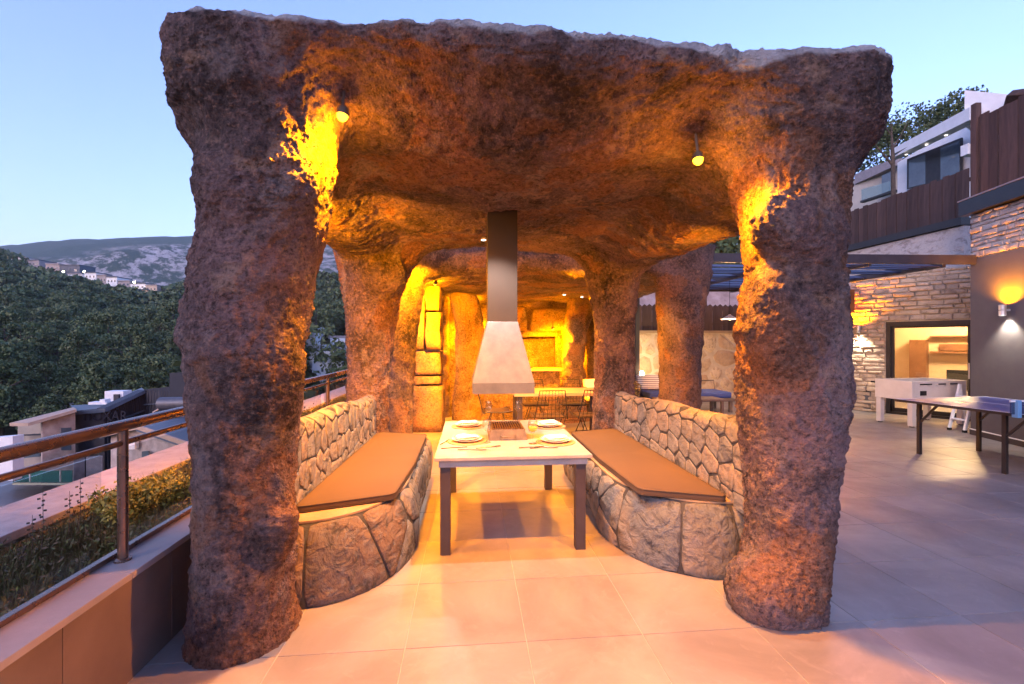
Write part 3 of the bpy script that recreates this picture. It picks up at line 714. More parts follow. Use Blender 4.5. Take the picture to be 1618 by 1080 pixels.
def fork(px, py, rz, label, kind='fork'):
    p = atz(px, py, TZ); t = thing('cutlery', label, 'cutlery', p+Vector((0, 0, .003)), rz, 'cutlery on the barbecue table')
    MB().tube([(-.09, 0, 0), (0, 0, .003), (.04, 0, .001)], [.004, .0025, .003], 6).build('handle', M['cutlery'], t)
    m = MB()
    if kind == 'fork':
        m.box((.055, 0, .002), (.03, .020, .002))
        for k in range(4): m.box((.088, -.009+.006*k, .003), (.04, .0025, .002))
    else: m.prism([(.035, -.006), (.10, -.010), (.125, -.002), (.125, .004), (.035, .006)], 0, .002)
    m.build('head', M['cutlery'], t)
fork(716, 709, .15, 'steel fork lying before the near left plate'); fork(742, 712, -.1, 'dark steel knife lying before the near left plate', 'knife')
fork(770, 708, .3, 'steel fork beside the near left wine glass'); fork(838, 708, .1, 'steel fork before the near right plate'); fork(856, 709, 0, 'steel knife before the near right plate', 'knife')
fork(848, 672, .1, 'steel knife beside the far right plate', 'knife'); fork(703, 700, 1.2, 'steel fork at the left edge of the table')

# ------------------------------------------------------------------ rear dining table and wire chairs
rt = thing('dining_table', 'pale wooden topped dining table in the rear rock pavilion', 'table', (1.36, 6.95, 0))
MB().box((0, 0, .73), (1.42, .78, .045)).build('tabletop', M['wood_top'], rt, bevel=.004)
for sx in (-1, 1):
    for sy in (-1, 1): MB().box((sx*.63, sy*.32, .354), (.075, .075, .705)).build('leg', M['dark_metal'], rt, bevel=.003)
M['wire'] = noisy('black_wire', (.02, .018, .018), (.03, .026, .026), 8, .4, 0)
def wire_chair(loc, rz, label):
    t = thing('wire_chair', label, 'chair', loc, rz, 'wire chairs round the rear dining table')
    m = MB(); n = 9
    def S(u, v):            # shell: u across, v along seat then back
        x = (u-.5)*.46; 
        if v < .5: y = -.22+.44*(v/.5); z = .44+.03*abs(u-.5)*2-.02*math.sin(v*2*PI); 
        else: k = (v-.5)/.5; y = .22+.10*k; z = .44+.40*k; x *= (1-.25*k)
        return (x, y, z)
    for i in range(n): m.tube([S(i/(n-1), j/12) for j in range(13)], .0032, 5)
    for j in range(0, 13): m.tube([S(i/8, j/12) for i in range(9)], .0032, 5)
    m.build('wire_shell', M['wire'], t)
    MB().tube([S(0, j/12) for j in range(13)]+[S(i/8, 1) for i in range(1, 8)]+[S(1, 1-j/12) for j in range(13)], .008, 6).build('rim', M['wire'], t)
    MB().box((0, 0, .452), (.40, .38, .02)).build('seat_pad', noisy('dark_seat_pad', (.05, .03, .02), (.07, .045, .03), 6, .9, .2, .002), t, bevel=.008)
    for sx in (-1, 1):
        for sy in (-1, 1): MB().tube([(sx*.08, sy*.08, .43), (sx*.22, sy*.20, .0)], .007, 6).build('leg', M['wire'], t)
    MB().tube([(-.15, -.14, .2), (.15, -.14, .2), (.15, .14, .2), (-.15, .14, .2), (-.15, -.14, .2)], .005, 5).build('brace', M['wire'], t)
    return t
c0 = wire_chair((1.12, 6.42, 0), PI, 'black wire chair on the near side of the rear table, left one')
dup(c0, (1.72, 6.44, 0), PI+.06, 'black wire chair on the near side of the rear table, right one')
dup(c0, (1.10, 7.62, 0), 0, 'black wire chair on the far side of the rear table, left one')
dup(c0, (1.74, 7.60, 0), -.05, 'black wire chair on the far side of the rear table, right one')
dup(c0, (.42, 6.98, 0), PI/2, 'black wire chair at the left end of the rear table')
dup(c0, (2.30, 6.95, 0), -PI/2, 'black wire chair at the right end of the rear table')

# ------------------------------------------------------------------ rock walls at the back of the rear pavilion
def plane_map(o, ux, org, up=Vector((0, 0, 1)), wob=0.0):
    n = ux.cross(up).normalized()
    def mp(u, v, off): return o+ux*u+up*v+n*(off+wob*n1(u*1.3, v*1.3, 3))-org
    return mp
def rock_sheet(name, mat, mp, U, V_, nu, nv, parent=None, hole=None, amp=1.0):
    vs = []
    for i in range(nu+1):
        for j in range(nv+1):
            u, v = U*i/nu, V_*j/nv; vs.append((u, v))
    P = np.array([(a, b, 0) for a, b in vs]); hgt = fbm(P*1.6+3, 3)*.10*amp+fbm(P*6+8, 3)*.04*amp+noise(P*18)*.008
    W = [mp(a, b, float(hh_)) for (a, b), hh_ in zip(vs, hgt)]
    Fq = []
    for i in range(nu):
        for j in range(nv):
            u, v = U*(i+.5)/nu, V_*(j+.5)/nv
            if hole and hole[0] < u < hole[1] and hole[2] < v < hole[3]: continue
            Fq.append((i*(nv+1)+j, (i+1)*(nv+1)+j, (i+1)*(nv+1)+j+1, i*(nv+1)+j+1))
    return np_mesh(name, [tuple(w) for w in W], Fq, mat, parent, smooth=True)
# back wall facing the camera at y = 10.1, with a niche above the bar
bw = thing('rock_wall', 'artificial rock back wall with a niche over the pale bar shelf', 'wall', (1.0, 10.2, 0))
mp = plane_map(Vector((-2.2, 10.25, 0)), Vector((1, 0, 0)), Vector((1.0, 10.2, 0)))
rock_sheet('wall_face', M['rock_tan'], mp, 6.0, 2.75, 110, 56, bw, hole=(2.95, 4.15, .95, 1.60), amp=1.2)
m = MB(); nx0, nx1, nz0, nz1 = -2.2+2.90-1.0, -2.2+4.2-1.0, .92, 1.64
m.box2((nx0, .03, nz0-.05), (nx1, .55, nz0)); m.box2((nx0, .03, nz1), (nx1, .55, nz1+.05)); m.box2((nx0-.05, .03, nz0), (nx0, .55, nz1)); m.box2((nx1, .03, nz0), (nx1+.05, .55, nz1)); m.box2((nx0, .5, nz0), (nx1, .58, nz1))
m.build('niche', M['rock_tan'], bw)
for (bx, bz, w_, h_) in ((-.25, .35, .8, .5), (.55, .40, .75, .6), (-.3, 2.0, 1.2, .6), (.9, 2.0, 1.1, .55), (1.7, .4, .8, .7), (2.1, 1.4, .7, .9)):
    poly = [(-w_/2, -h_/2), (w_/2, -h_/2+.05), (w_/2-.06, h_/2), (-w_/2+.05, h_/2-.04)]
    mpb = plane_map(Vector((1.0+bx, 10.14, bz)), Vector((1, 0, 0)), Vector((1.0, 10.2, 0)))
    stone_obj('rock_block', poly, mpb, M['rock_tan'], bw, th=.12, rnd=random.Random(int(bx*100)), seg=.1)
bar = thing('bar_counter', 'low rock bar with a pale shelf top below the niche', 'counter', (.95, 9.75, 0))
MB().box((0, 0, .905), (2.1, .42, .05)).build('counter_top', M['wood_top'], bar, bevel=.006)
mpb = plane_map(Vector((-.02, 9.60, 0)), Vector((1, 0, 0)), Vector((.95, 9.75, 0)))
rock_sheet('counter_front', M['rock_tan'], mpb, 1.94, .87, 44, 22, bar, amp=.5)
MB().box((0, .03, .43), (1.9, .26, .85)).build('counter_core', M['rock_tan'], bar)
# small white ornament on the bar (a twisted white figure of loops)
orn = thing('white_ornament', 'small white curly ornament at the hood side of the bar shelf', 'ornament', (1.05, 9.68, .93))
MB().lathe([(0, 0), (.05, 0), (.05, .015), (.012, .03), (.012, .06)], 14).build('base', M['porcelain'], orn, smooth=2)
MB().tube([(.07*math.sin(a*1.3)*(1-a/16), .04*math.cos(a), .06+.028*a) for a in [k*.45 for k in range(21)]], .018, 7).build('spiral', M['porcelain'], orn, smooth=True)
# stacked standing blocks at the left, px 645..700
lw = thing('rock_block_wall', 'stack of squared brown rock blocks standing left of the rear dining area', 'wall', (-.85, 7.7, 0))
bl = [(652, 700, 0, .78, 7.55), (653, 697, .80, .93, 7.55), (657, 697, .95, 1.34, 7.55), (653, 672, 1.36, 2.5, 7.62), (674, 697, 1.36, 2.0, 7.5), (673, 695, 2.02, 2.45, 7.6), (648, 657, .0, 1.3, 7.6)]
for k, (pa, pb, z0, z1, d) in enumerate(bl):
    ra, rb = (pa-809)/720*d, (pb-809)/720*d; a = cw(ra, d, 0); b = cw(rb, d, 0); w_ = (b-a).length; rn = random.Random(k)
    m = MB(); n_ = 5; vs = []; fs = []
    bmx = bmesh.new(); bmesh.ops.create_cube(bmx, size=1.0); bmesh.ops.subdivide_edges(bmx, edges=bmx.edges[:], cuts=5, use_grid_fill=True)
    for v in bmx.verts:
        p = v.co.copy(); q = Vector((p.x*w_*.98, p.y*.5, p.z*(z1-z0)*.98)); r_ = Vector([abs(c)*2 for c in p])
        e = sorted(r_)[1]; q *= 1-.02*max(0, e-.7)
        s_ = .03*n1(q.x*4+k*7, q.y*4, q.z*4)+.012*n1(q.x*14, q.y*14+k, q.z*14); q += p.normalized()*s_
        v.co = q
    me = bpy.data.meshes.new('rock_block'); bmx.to_mesh(me); bmx.free(); me.materials.append(M['rock_tan']); me.polygons.foreach_set('use_smooth', [True]*len(me.polygons))
    o = bpy.data.objects.new('rock_block', me); COL.objects.link(o); o.parent = lw; o.location = (a+b)/2+Vector((0, .25, (z0+z1)/2))-lw.location; o.rotation_euler.z = -TH*.5
# tall lit boulder columns behind
def boulder(name, label, prof, yc, yr, mat, top):
    hh_ = .05; xs = [p[1] for p in prof]+[p[2] for p in prof]
    Xb, Yb, Zb = grid((min(xs)-.2, yc-yr-.3, -.1), (max(xs)+.2, yc+yr+.3, top+.2), hh_)
    Fb = np.broadcast_to(smax(column(Xb, Yb, Zb, prof, yc, yr, 9), Zb-top, .1), (Xb.shape[0], Yb.shape[1], Zb.shape[2]))
    Vb, Qb = surface_nets(Fb, (Xb.flat[0], Yb.flat[0], Zb.flat[0]), hh_); Vb = displace(Vb, Qb, 1.3, yc*3.1)
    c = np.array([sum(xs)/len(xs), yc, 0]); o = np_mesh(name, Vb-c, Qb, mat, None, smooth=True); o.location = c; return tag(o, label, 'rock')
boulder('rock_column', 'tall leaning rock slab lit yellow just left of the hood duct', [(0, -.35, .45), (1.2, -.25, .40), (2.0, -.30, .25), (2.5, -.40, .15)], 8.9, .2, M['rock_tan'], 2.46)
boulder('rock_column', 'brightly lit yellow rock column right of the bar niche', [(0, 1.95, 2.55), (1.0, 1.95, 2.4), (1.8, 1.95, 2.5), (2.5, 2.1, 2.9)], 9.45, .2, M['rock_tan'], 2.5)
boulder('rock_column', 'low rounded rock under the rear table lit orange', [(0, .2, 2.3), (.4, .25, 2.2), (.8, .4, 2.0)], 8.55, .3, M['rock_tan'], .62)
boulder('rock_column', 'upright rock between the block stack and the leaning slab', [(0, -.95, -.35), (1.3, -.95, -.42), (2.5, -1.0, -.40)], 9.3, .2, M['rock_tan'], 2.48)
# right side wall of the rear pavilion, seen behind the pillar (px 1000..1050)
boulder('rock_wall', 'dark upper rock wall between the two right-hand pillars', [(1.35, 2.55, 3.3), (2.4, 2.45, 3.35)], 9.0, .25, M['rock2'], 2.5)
# ------------------------------------------------------------------ lamps
def lamp(kind, label, p, aim, energy, color, size=150, blend=.6, rad=.03, group='spotlights set in the rock ceilings', standoff=.075, halo=.09):
    t = thing('ceiling_spotlight', label, 'spotlight', p, group=group); aim = Vector(aim).normalized(); q = aim.to_track_quat('-Z', 'Y'); R = q.to_matrix()
    def rot(o): o.rotation_euler = q.to_euler(); return o
    rot(MB().lathe([(.0, .04), (.024, .04), (.031, .012), (.031, .0), (.026, .0), (.024, .006), (0, .006)], 18).build('housing', M['lamp_dark'] if kind == 'a' else M['lamp_body'], t, smooth=2))
    if kind == 'a': MB().tube([(0, 0, .02), (0, .03, .16)], .008, 6).build('stem', M['lamp_dark'], t)
    if kind == 'a': rot(MB().lathe([(0, -.030), (.014, -.027), (.024, -.016), (.028, .0), (.024, .004), (0, .004)], 16).build('lens', M['lamp_on_amber'], t, smooth=True))
    else: rot(MB().lathe([(0, .0), (.024, .0), (.027, .003), (0, .003)], 16).build('lens', M['lamp_on_white'], t))
    l = bpy.data.lights.new('light', 'SPOT'); l.energy = energy; l.color = color; l.shadow_soft_size = rad
    l.spot_size = math.radians(size); l.spot_blend = blend
    if kind == 'a':
        lh = bpy.data.lights.new('light', 'POINT'); lh.energy = energy*halo; lh.color = color; lh.shadow_soft_size = rad; oh = bpy.data.objects.new('light', lh); COL.objects.link(oh); oh.parent = t; oh.location = aim*.05
    o = bpy.data.objects.new('light', l); COL.objects.link(o); o.parent = t; o.location = aim*standoff; rot(o)
    return t
lamp('a', 'amber spotlight under the front lip, beside the left front pillar', atd(541, 183, 2.32), (-.12, -.1, -.99), E_AMBER*.9, AMBER, 172, halo=.03)
lamp('a', 'amber spotlight under the front lip, beside the right front pillar', atd(1103, 253, 2.58), (-.05, -.25, -.9), E_AMBER*.9, AMBER, 168, halo=.04)
lamp('a', 'amber spotlight hidden behind the left rear pillar', (-.62, 5.90, 2.66), (-.1, .25, -.95), E_AMBER*1.3, AMBER, 138, halo=.01)
lamp('a', 'amber spotlight behind the right rear pillar', (1.38, 5.88, 2.66), (.1, .25, -.95), E_AMBER*1.1, AMBER, 138, halo=.01)
lamp('w', 'white downlight in the ceiling in front of the hood duct', atd(781, 310, 3.4), (0, 0, -1), E_WHITE, WHITE, 108, .55, .025)
lamp('w', 'white downlight in the ceiling behind the hood duct', atd(764, 380, 5.0), (0, 0, -1), E_WHITE, WHITE, 108, .55, .025)
lamp('a', 'amber spotlight under the rear pavilion lip beside its right pillar', atd(1056, 431, 6.55), (.1, -.1, -1), E_AMBER*1.2, AMBER, 165)
lamp('a', 'amber spotlight under the rear pavilion lip beside its left pillar', (-.50, 6.75, 2.36), (-.2, .75, -.62), E_AMBER*2.0, AMBER, 130)
lamp('a', 'amber spotlight on the back rock wall left of the lit column', (1.72, 9.35, 1.78), (.25, .3, -.6), E_AMBER*1.6, AMBER, 170)
lamp('a', 'amber spotlight over the leaning slab behind the hood', (-.02, 9.35, 2.35), (0, .3, -1), E_AMBER*2, AMBER, 120)
lamp('w', 'left small white downlight in the rear pavilion ceiling', (1.72, 8.2, 2.36), (0, 0, -1), 4, (1, .7, .4), 150)
lamp('w', 'middle small white downlight in the rear pavilion ceiling', (2.15, 8.6, 2.36), (0, 0, -1), 4, (1, .7, .4), 150)
lamp('w', 'right small white downlight in the rear pavilion ceiling, next to the dark wall', (2.68, 7.6, 2.36), (0, 0, -1), 4, (1, .7, .4), 150)

lamp('a', 'amber spotlight hidden behind the left front pillar, over the end of the left backrest', (-1.06, 2.93, 2.28), (.0, .85, -.52), E_AMBER*1.7, AMBER, 150, 1.0, halo=.01)
lamp('a', 'amber spotlight hidden behind the right front pillar, over the end of the right backrest', (1.92, 2.98, 2.28), (-.12, .85, -.6), E_AMBER*.55, AMBER, 125, halo=.01)

def point(parent, loc, e, color, rad=.03, kind='POINT', aim=None, size=100, blend=.5):
    l = bpy.data.lights.new('light', kind); l.energy = e*.35; l.color = color; l.shadow_soft_size = rad
    o = bpy.data.objects.new('light', l); COL.objects.link(o); o.parent = parent; o.location = loc
    if kind == 'SPOT':
        l.spot_size = math.radians(size); l.spot_blend = blend; o.rotation_euler = Vector(aim).to_track_quat('-Z', 'Y').to_euler()
    return o
def sconce(label, p, nrm, up=18, down=14, ucol=AMBER, s=1.0):
    t = thing('wall_sconce', label, 'wall lamp', p); n = Vector(nrm).normalized()*.09
    MB().lathe([(0, -.005), (.038*s, -.005), (.04*s, -.075), (.036*s, -.08), (.036*s, -.06), (0, -.06)], 18, (n.x, n.y, .0)).build('lower_shade', M['lamp_body'], t, smooth=2)
    MB().lathe([(0, .005), (.038*s, .005), (.04*s, .075), (.036*s, .08), (.036*s, .06), (0, .06)], 18, (n.x, n.y, .0)).build('upper_shade', M['lamp_body'], t, smooth=2)
    MB().beam((0, 0, 0), n, .03, .03).build('bracket', M['lamp_body'], t)
    MB().lathe([(0, .062), (.034*s, .062), (.034*s, .066), (0, .066)], 16, (n.x, n.y, 0)).build('upper_lens', M['lamp_on_amber'], t)
    MB().lathe([(0, -.066), (.034*s, -.066), (.034*s, -.062), (0, -.062)], 16, (n.x, n.y, 0)).build('lower_lens', M['lamp_on_white'], t)
    point(t, (n.x, n.y, .085), up, ucol, .03, 'SPOT', (-n.x*.8, -n.y*.8, .3), 150, .9)
    point(t, (n.x, n.y, -.085), down, (1, .88, .68), .02, 'SPOT', (-n.x*.5, -n.y*.5, -.35), 100, .7)
    return t

# ------------------------------------------------------------------ parapet and railing on the left
par = thing('parapet_wall', 'low dark clad parapet wall with pale stone cap along the left edge', 'wall', (-1.6, 4.5, 0))
yy = -1.5
m = MB().box2((-.098, -6, -.3), (.09, 5.6, .455)); m.build('wall_core', M['mortar'], par)
for i, y0 in enumerate([-1.27+.62*k for k in range(19)]):
    MB().box2((.09, y0+.0015-4.5, .0), (.103, y0+.6185-4.5, .455)).build('cladding_panel', M['parapet'], par, bevel=.001)
for i, y0 in enumerate([-1.6+1.25*k for k in range(10)]):
    MB().box2((-.12, y0+.001-4.5, .458), (.125, y0+1.249-4.5, .488)).build('cap_stone', M['cap'], par, bevel=.003)
rl = thing('glass_railing', 'brown steel handrail with glass panels on the parapet', 'railing', (-1.60, 4.5, .488))
MB().tube([(0, -5.2, .625), (0, 5.2, .625)], .027, 16).build('handrail', M['steel_brown'], rl, smooth=2)
MB().tube([(0, -5.2, .545), (0, 5.2, .545)], .014, 10).build('middle_rail', M['steel_brown'], rl, smooth=2)
MB().box2((-.075, -5.2, .004), (-.045, 5.2, .026)).build('bottom_channel', M['steel_brown'], rl)
for k in range(7):
    y = .74+1.53*k-4.5
    o = MB().tube([(0, y, 0), (0, y, .61)], .021, 14).build('post', M['steel_brown'], rl, smooth=2)
    MB().lathe([(0, 0), (.034, 0), (.034, .008), (.024, .014), (0, .014)], 16, (0, y, 0)).build('post_base', M['steel_brown'], o, smooth=2)
    MB().box2((-.064, y+.05, .03), (-.056, y+1.48, .50)).build('glass_panel', M['glass_rail'], rl)

# planter
soil = MB(); nx_, ny_ = 10, 70; vs = []
for i in range(nx_+1):
    for j in range(ny_+1):
        x, y = -2.52+.82*i/nx_, -1.5+12*j/ny_; vs.append((x, y, .30+.05*n1(x*3, y*2)+.02*n1(x*9, y*9)))
soil.add(vs, [(i*(ny_+1)+j, (i+1)*(ny_+1)+j, (i+1)*(ny_+1)+j+1, i*(ny_+1)+j+1) for i in range(nx_) for j in range(ny_)])
tag(soil.build('planter_soil', M['soil'], None, smooth=True), kind='structure')
kb = thing('kerb_wall', 'pale pinkish stone coped outer wall of the planter strip', 'wall', (-2.72, 4.5, 0))
MB().box2((-.2, -6.5, -6.5), (.19, 6, .40)).build('wall_core', noisy('rough_render', (.3, .26, .25), (.4, .36, .34), 5, .9, .4, .01), kb)
for k in range(9):
    y0 = -2.2+1.5*k-4.5
    MB().box2((-.24, y0+.002, .402), (.215, y0+1.498, .455)).build('coping_stone', M['kerb'], kb, bevel=.006)
MB().box2((-2.52, -2, -.3), (-1.70, 10.5, .24)).build('planter_fill', M['soil'])['kind'] = 'structure'

# leaves, grass
def leaf_mat(name, c1, c2, c3=None, rough=.6):
    t = NT(name); oi = t.n('ShaderNodeNewGeometry'); r = oi.outputs['Random Per Island']
    c = t.ramp(r, [(0, c1), (.6, c2), (1, c3 or c2)])
    f = t.noise(t.coord('Object'), .9, 3, .5); c = t.mix(1.0, c, t.ramp(f, [(.3, .6), (.7, 1.15)]), 'MULTIPLY')
    m = t.fin(c, rough, None, 0, .3); t.b.inputs['Transmission Weight'].default_value = 0
    return m
M['grass'] = leaf_mat('grass_blades', (.13, .085, .045), (.09, .085, .03), (.10, .13, .035))
M['bush'] = leaf_mat('yellow_green_leaves', (.22, .20, .04), (.34, .29, .06), (.42, .35, .08))
M['pine'] = leaf_mat('pine_foliage', (.075, .11, .045), (.11, .15, .058), (.15, .18, .08))
M['pine2'] = leaf_mat('pine_foliage_light', (.08, .12, .045), (.11, .15, .055), (.15, .18, .08))
M['bark'] = noisy('tree_bark', (.06, .045, .035), (.12, .09, .07), 9, .95, .6, .02)
def quads(cent, size, rs, elong=1.6, upbias=0.0):
    n = len(cent); a = rs.normal(size=(n, 3)); a[:, 2] += upbias; a /= np.linalg.norm(a, axis=1)[:, None]
    b = rs.normal(size=(n, 3)); b -= a*(a*b).sum(1)[:, None]; b /= np.linalg.norm(b, axis=1)[:, None]
    s = (size*(.6+.8*rs.rand(n)))[:, None] if not hasattr(size, 'shape') else size[:, None]
    V = np.stack([cent-a*s*elong*.5, cent+b*s*.5, cent+a*s*elong*.5, cent-b*s*.5], 1).reshape(-1, 3)
    return V, np.arange(4*n).reshape(-1, 4)
rs = np.random.RandomState(3)
def blades(n, x0, x1, y0, y1, h0, h1, zf, wid=.004, lean=.5):
    x = rs.uniform(x0, x1, n); y = rs.uniform(y0, y1, n); z = np.array(zf)*np.ones(n); hgt = rs.uniform(h0, h1, n)
    dens = noise(np.stack([x*2.5, y*2.5, x*0], 1)); hgt *= (.8+.6*dens)
    a = rs.uniform(0, 2*PI, n); ln = rs.uniform(.1, lean, n)*hgt; dx, dy = np.cos(a), np.sin(a)
    B = np.stack([x, y, z], 1); w = np.stack([-dy, dx, dy*0], 1)*wid
    Mid = B+np.stack([dx*ln*.35, dy*ln*.35, hgt*.6], 1); T = B+np.stack([dx*ln, dy*ln, hgt], 1)
    V = np.stack([B-w, B+w, Mid+w*.7, T, Mid-w*.7], 1).reshape(-1, 3); i = np.arange(n)*5
    return V, np.concatenate([np.stack([i, i+1, i+2, i+4], 1)]), np.stack([i+4, i+2, i+3], 1)
V, Fq, Ft = blades(60000, -2.50, -1.74, .3, 9.5, .06, .20, .31, .0020)
V2, Fq2 = quads(np.stack([rs.uniform(-2.48, -1.76, 26000), rs.uniform(.3, 9, 26000), .33+rs.rand(26000)**1.5*.14], 1), .010, rs, 2.6)
k = len(V); Vall = np.concatenate([V, V2]); Fall = np.concatenate([Fq, np.stack([Ft[:, 0], Ft[:, 1], Ft[:, 2], Ft[:, 2]], 1), Fq2+k])
# triangles written as degenerate-free: split lists
me = bpy.data.meshes.new('planter_grass'); me.vertices.add(len(Vall)); me.vertices.foreach_set('co', Vall.astype(np.float32).ravel())
loops = np.concatenate([Fq.ravel(), Fq2.ravel()+k, Ft.ravel()]); nq, nt_ = len(Fq)+len(Fq2), len(Ft)
me.loops.add(len(loops)); me.loops.foreach_set('vertex_index', loops.astype(np.int32)); me.polygons.add(nq+nt_)
me.polygons.foreach_set('loop_start', np.concatenate([np.arange(nq)*4, nq*4+np.arange(nt_)*3]).astype(np.int32)); me.polygons.foreach_set('loop_total', np.concatenate([np.full(nq, 4), np.full(nt_, 3)]).astype(np.int32))
me.materials.append(M['grass']); me.update(calc_edges=True)
o = bpy.data.objects.new('planter_grass', me); COL.objects.link(o); tag(o, 'low dry green and brown ground cover filling the planter strip', 'grass', kind='stuff')
def shrub(name, label, c, r, h, n, size, mat, stems=9):
    t = thing(name, label, 'shrub', c); m = MB(); cent = []
    for s in range(stems):
        a = rs.uniform(0, 2*PI); R_ = r*rs.uniform(.3, 1); tip = Vector((R_*math.cos(a), R_*math.sin(a), h*rs.uniform(.6, 1)))
        pts = [Vector((tip.x*.15, tip.y*.15, 0)), Vector((tip.x*.6, tip.y*.6, tip.z*.5)), tip]; m.tube(pts, [.006, .004, .002], 5)
        for q in range(n//stems):
            k_ = rs.uniform(.45, 1.0)**.7; p = pts[0].lerp(tip, k_)+Vector(rs.normal(size=3)*r*.16); cent.append(tuple(p))
    m.build('stems', M['bark'], t); Vq, Fq_ = quads(np.array(cent), size, rs, 2.0); np_mesh('leaves', Vq, Fq_, mat, t)
    return t
shrub('leafy_shrub', 'bright yellow-lit leafy shrub at the right end of the planter near the left pillar', (-2.12, 3.02, .32), .17, .32, 2000, .014, M['bush'], 14)
shrub('leafy_shrub', 'smaller leafy shrub left of the bright one against the coping', (-2.2, 3.42, .32), .13, .24, 1100, .013, M['bush'], 12)
shrub('leafy_shrub', 'leafy shrub just behind the left front pillar', (-1.98, 3.25, .32), .14, .28, 1100, .013, M['bush'], 12)
shrub('leafy_shrub', 'brown leafy shrub beyond the glass between the two left pillars', (-2.1, 5.6, .32), .3, .45, 2200, .014, M['grass'], 16)
for k, (px, d, hh_) in enumerate(((62, 2.35, .42), (105, 2.55, .34), (122, 2.6, .40), (30, 2.2, .2), (150, 2.8, .24), (45, 2.3, .3))):
    p = cw((px-809)/720*d, d, .32); m = MB(); m.tube([(0, 0, 0), (.01, .01, hh_*.5), (.0, .02, hh_)], [.003, .002, .0012], 4)
    for q in range(9):
        z = hh_*(.6+.04*q); m.box((.012*math.cos(q*2.4), .012*math.sin(q*2.4)+.015, z), (.012, .006, .008), rz=q)
    o = m.build('dry_stalk', M['bark'], None, loc=p); tag(o, ['tall dry seed stalk left of the railing post, in front of the pale coping', 'short dry seed stalk just right of the tallest one', 'dry seed stalk nearest the railing post', 'low dry seed stalk at the far left of the planter', 'small dry seed stalk right beside the railing post', 'middle sized dry seed stalk left of the tallest one'][k], 'plant', 'dry seed stalks in the planter')
# ------------------------------------------------------------------ right-hand buildings
M['dark_render'] = noisy('dark_grey_render', (.085, .075, .085), (.105, .095, .10), 5, .75, .25, .003, 90)
M['stone_warm'] = stone_mat('cream_wall_stone', [(.42, .32, .23), (.50, .40, .29), (.36, .28, .21), (.46, .38, .31), (.54, .42, .30)], .5, (.16, .12, .09))
M['stone_pale'] = stone_mat('pale_split_stone', [(.42, .36, .32), (.52, .46, .42), (.36, .31, .29), (.48, .40, .34)], .5, (.2, .16, .14))
M['garden_stone'] = stone_mat('garden_wall_stone', [(.50, .38, .25), (.58, .46, .32), (.44, .33, .22), (.36, .22, .13)], .3, (.30, .22, .15))
M['cream_mortar'] = noisy('cream_mortar', (.40, .33, .25), (.52, .43, .33), 6, .9, .4, .006, 50)
M['black_frame'] = noisy('black_aluminium', (.02, .018, .018), (.03, .026, .026), 6, .35, .05)
M['fence_wood'] = noisy('dark_brown_boards', (.050, .028, .024), (.105, .060, .050), 3, .8, .5, .004, 30, stretch=(6, 6, .6), vary=.35)
M['beam'] = noisy('pergola_dark_steel', (.03, .026, .035), (.045, .04, .05), 5, .5, .1)
M['slat'] = noisy('pergola_canopy_slat', (.03, .03, .07), (.05, .05, .10), 5, .5, .1)
M['white_paint'] = noisy('white_paint', (.70, .70, .70), (.78, .78, .78), 3, .6, .1, .002)
M['win_dark'] = noisy('reflective_window_glass', (.06, .08, .10), (.10, .13, .15), 1.5, .12, 0, spec=.9)

def brick_rows(U, Vh, rnd, h0, h1, l0, l1, skip=None):
    out = []; v = 0
    while v < Vh-.02:
        h = min(rnd.uniform(h0, h1), Vh-v); h = Vh-v if Vh-v-h < h0*.5 else h; u = -rnd.uniform(0, l0)
        while u < U:
            l = rnd.uniform(l0, l1); a, b = max(0, u), min(U, u+l); u += l
            if b-a < .04: continue
            if skip and not (b <= skip[0]+.001 or a >= skip[1]-.001) and (v < skip[3] and v+h > skip[2]):
                if a < skip[0]: out.append((a, skip[0], v, v+h))
                if b > skip[1]: out.append((skip[1], b, v, v+h))
                continue
            out.append((a, b, v, v+h))
        v += h
    return out
def ashlar(parent, mat, mp, rects, rnd, th=.03, gap=.008, limit=300, name='stone', cam_pt=None):
    objs = 0; extra = MB()
    for (a, b, v0, v1) in rects:
        a, b, v0, v1 = a+gap/2, b-gap/2, v0+gap/2, v1-gap/2
        if b-a < .02 or v1-v0 < .015: continue
        t = th*rnd.uniform(.35, 1.3); c = min(.012, (v1-v0)*.2)
        j = lambda: rnd.uniform(-.006, .006)
        base = [(a, v0), (b, v0), (b, v1), (a, v1)]; front = [(a+c+j(), v0+c+j()), (b-c+j(), v0+c+j()), (b-c+j(), v1-c+j()), (a+c+j(), v1-c+j())]
        mid = ((a+b)/2+j()*3, (v0+v1)/2+j())
        vs = [mp(p[0], p[1], 0) for p in base]+[mp(p[0], p[1], t*rnd.uniform(.75, 1.1)) for p in front]+[mp(mid[0], mid[1], t*1.15)]
        fs = [(0,1,5,4),(1,2,6,5),(2,3,7,6),(3,0,4,7),(4,5,8),(5,6,8),(6,7,8),(7,4,8)]
        if objs < limit: m = MB(); m.add(vs, fs); m.build(name, mat, parent); objs += 1
        else: extra.add(vs, fs)
    if extra.v: extra.build('stones', mat, parent)['kind'] = 'stuff'
rnd = random.Random(21)
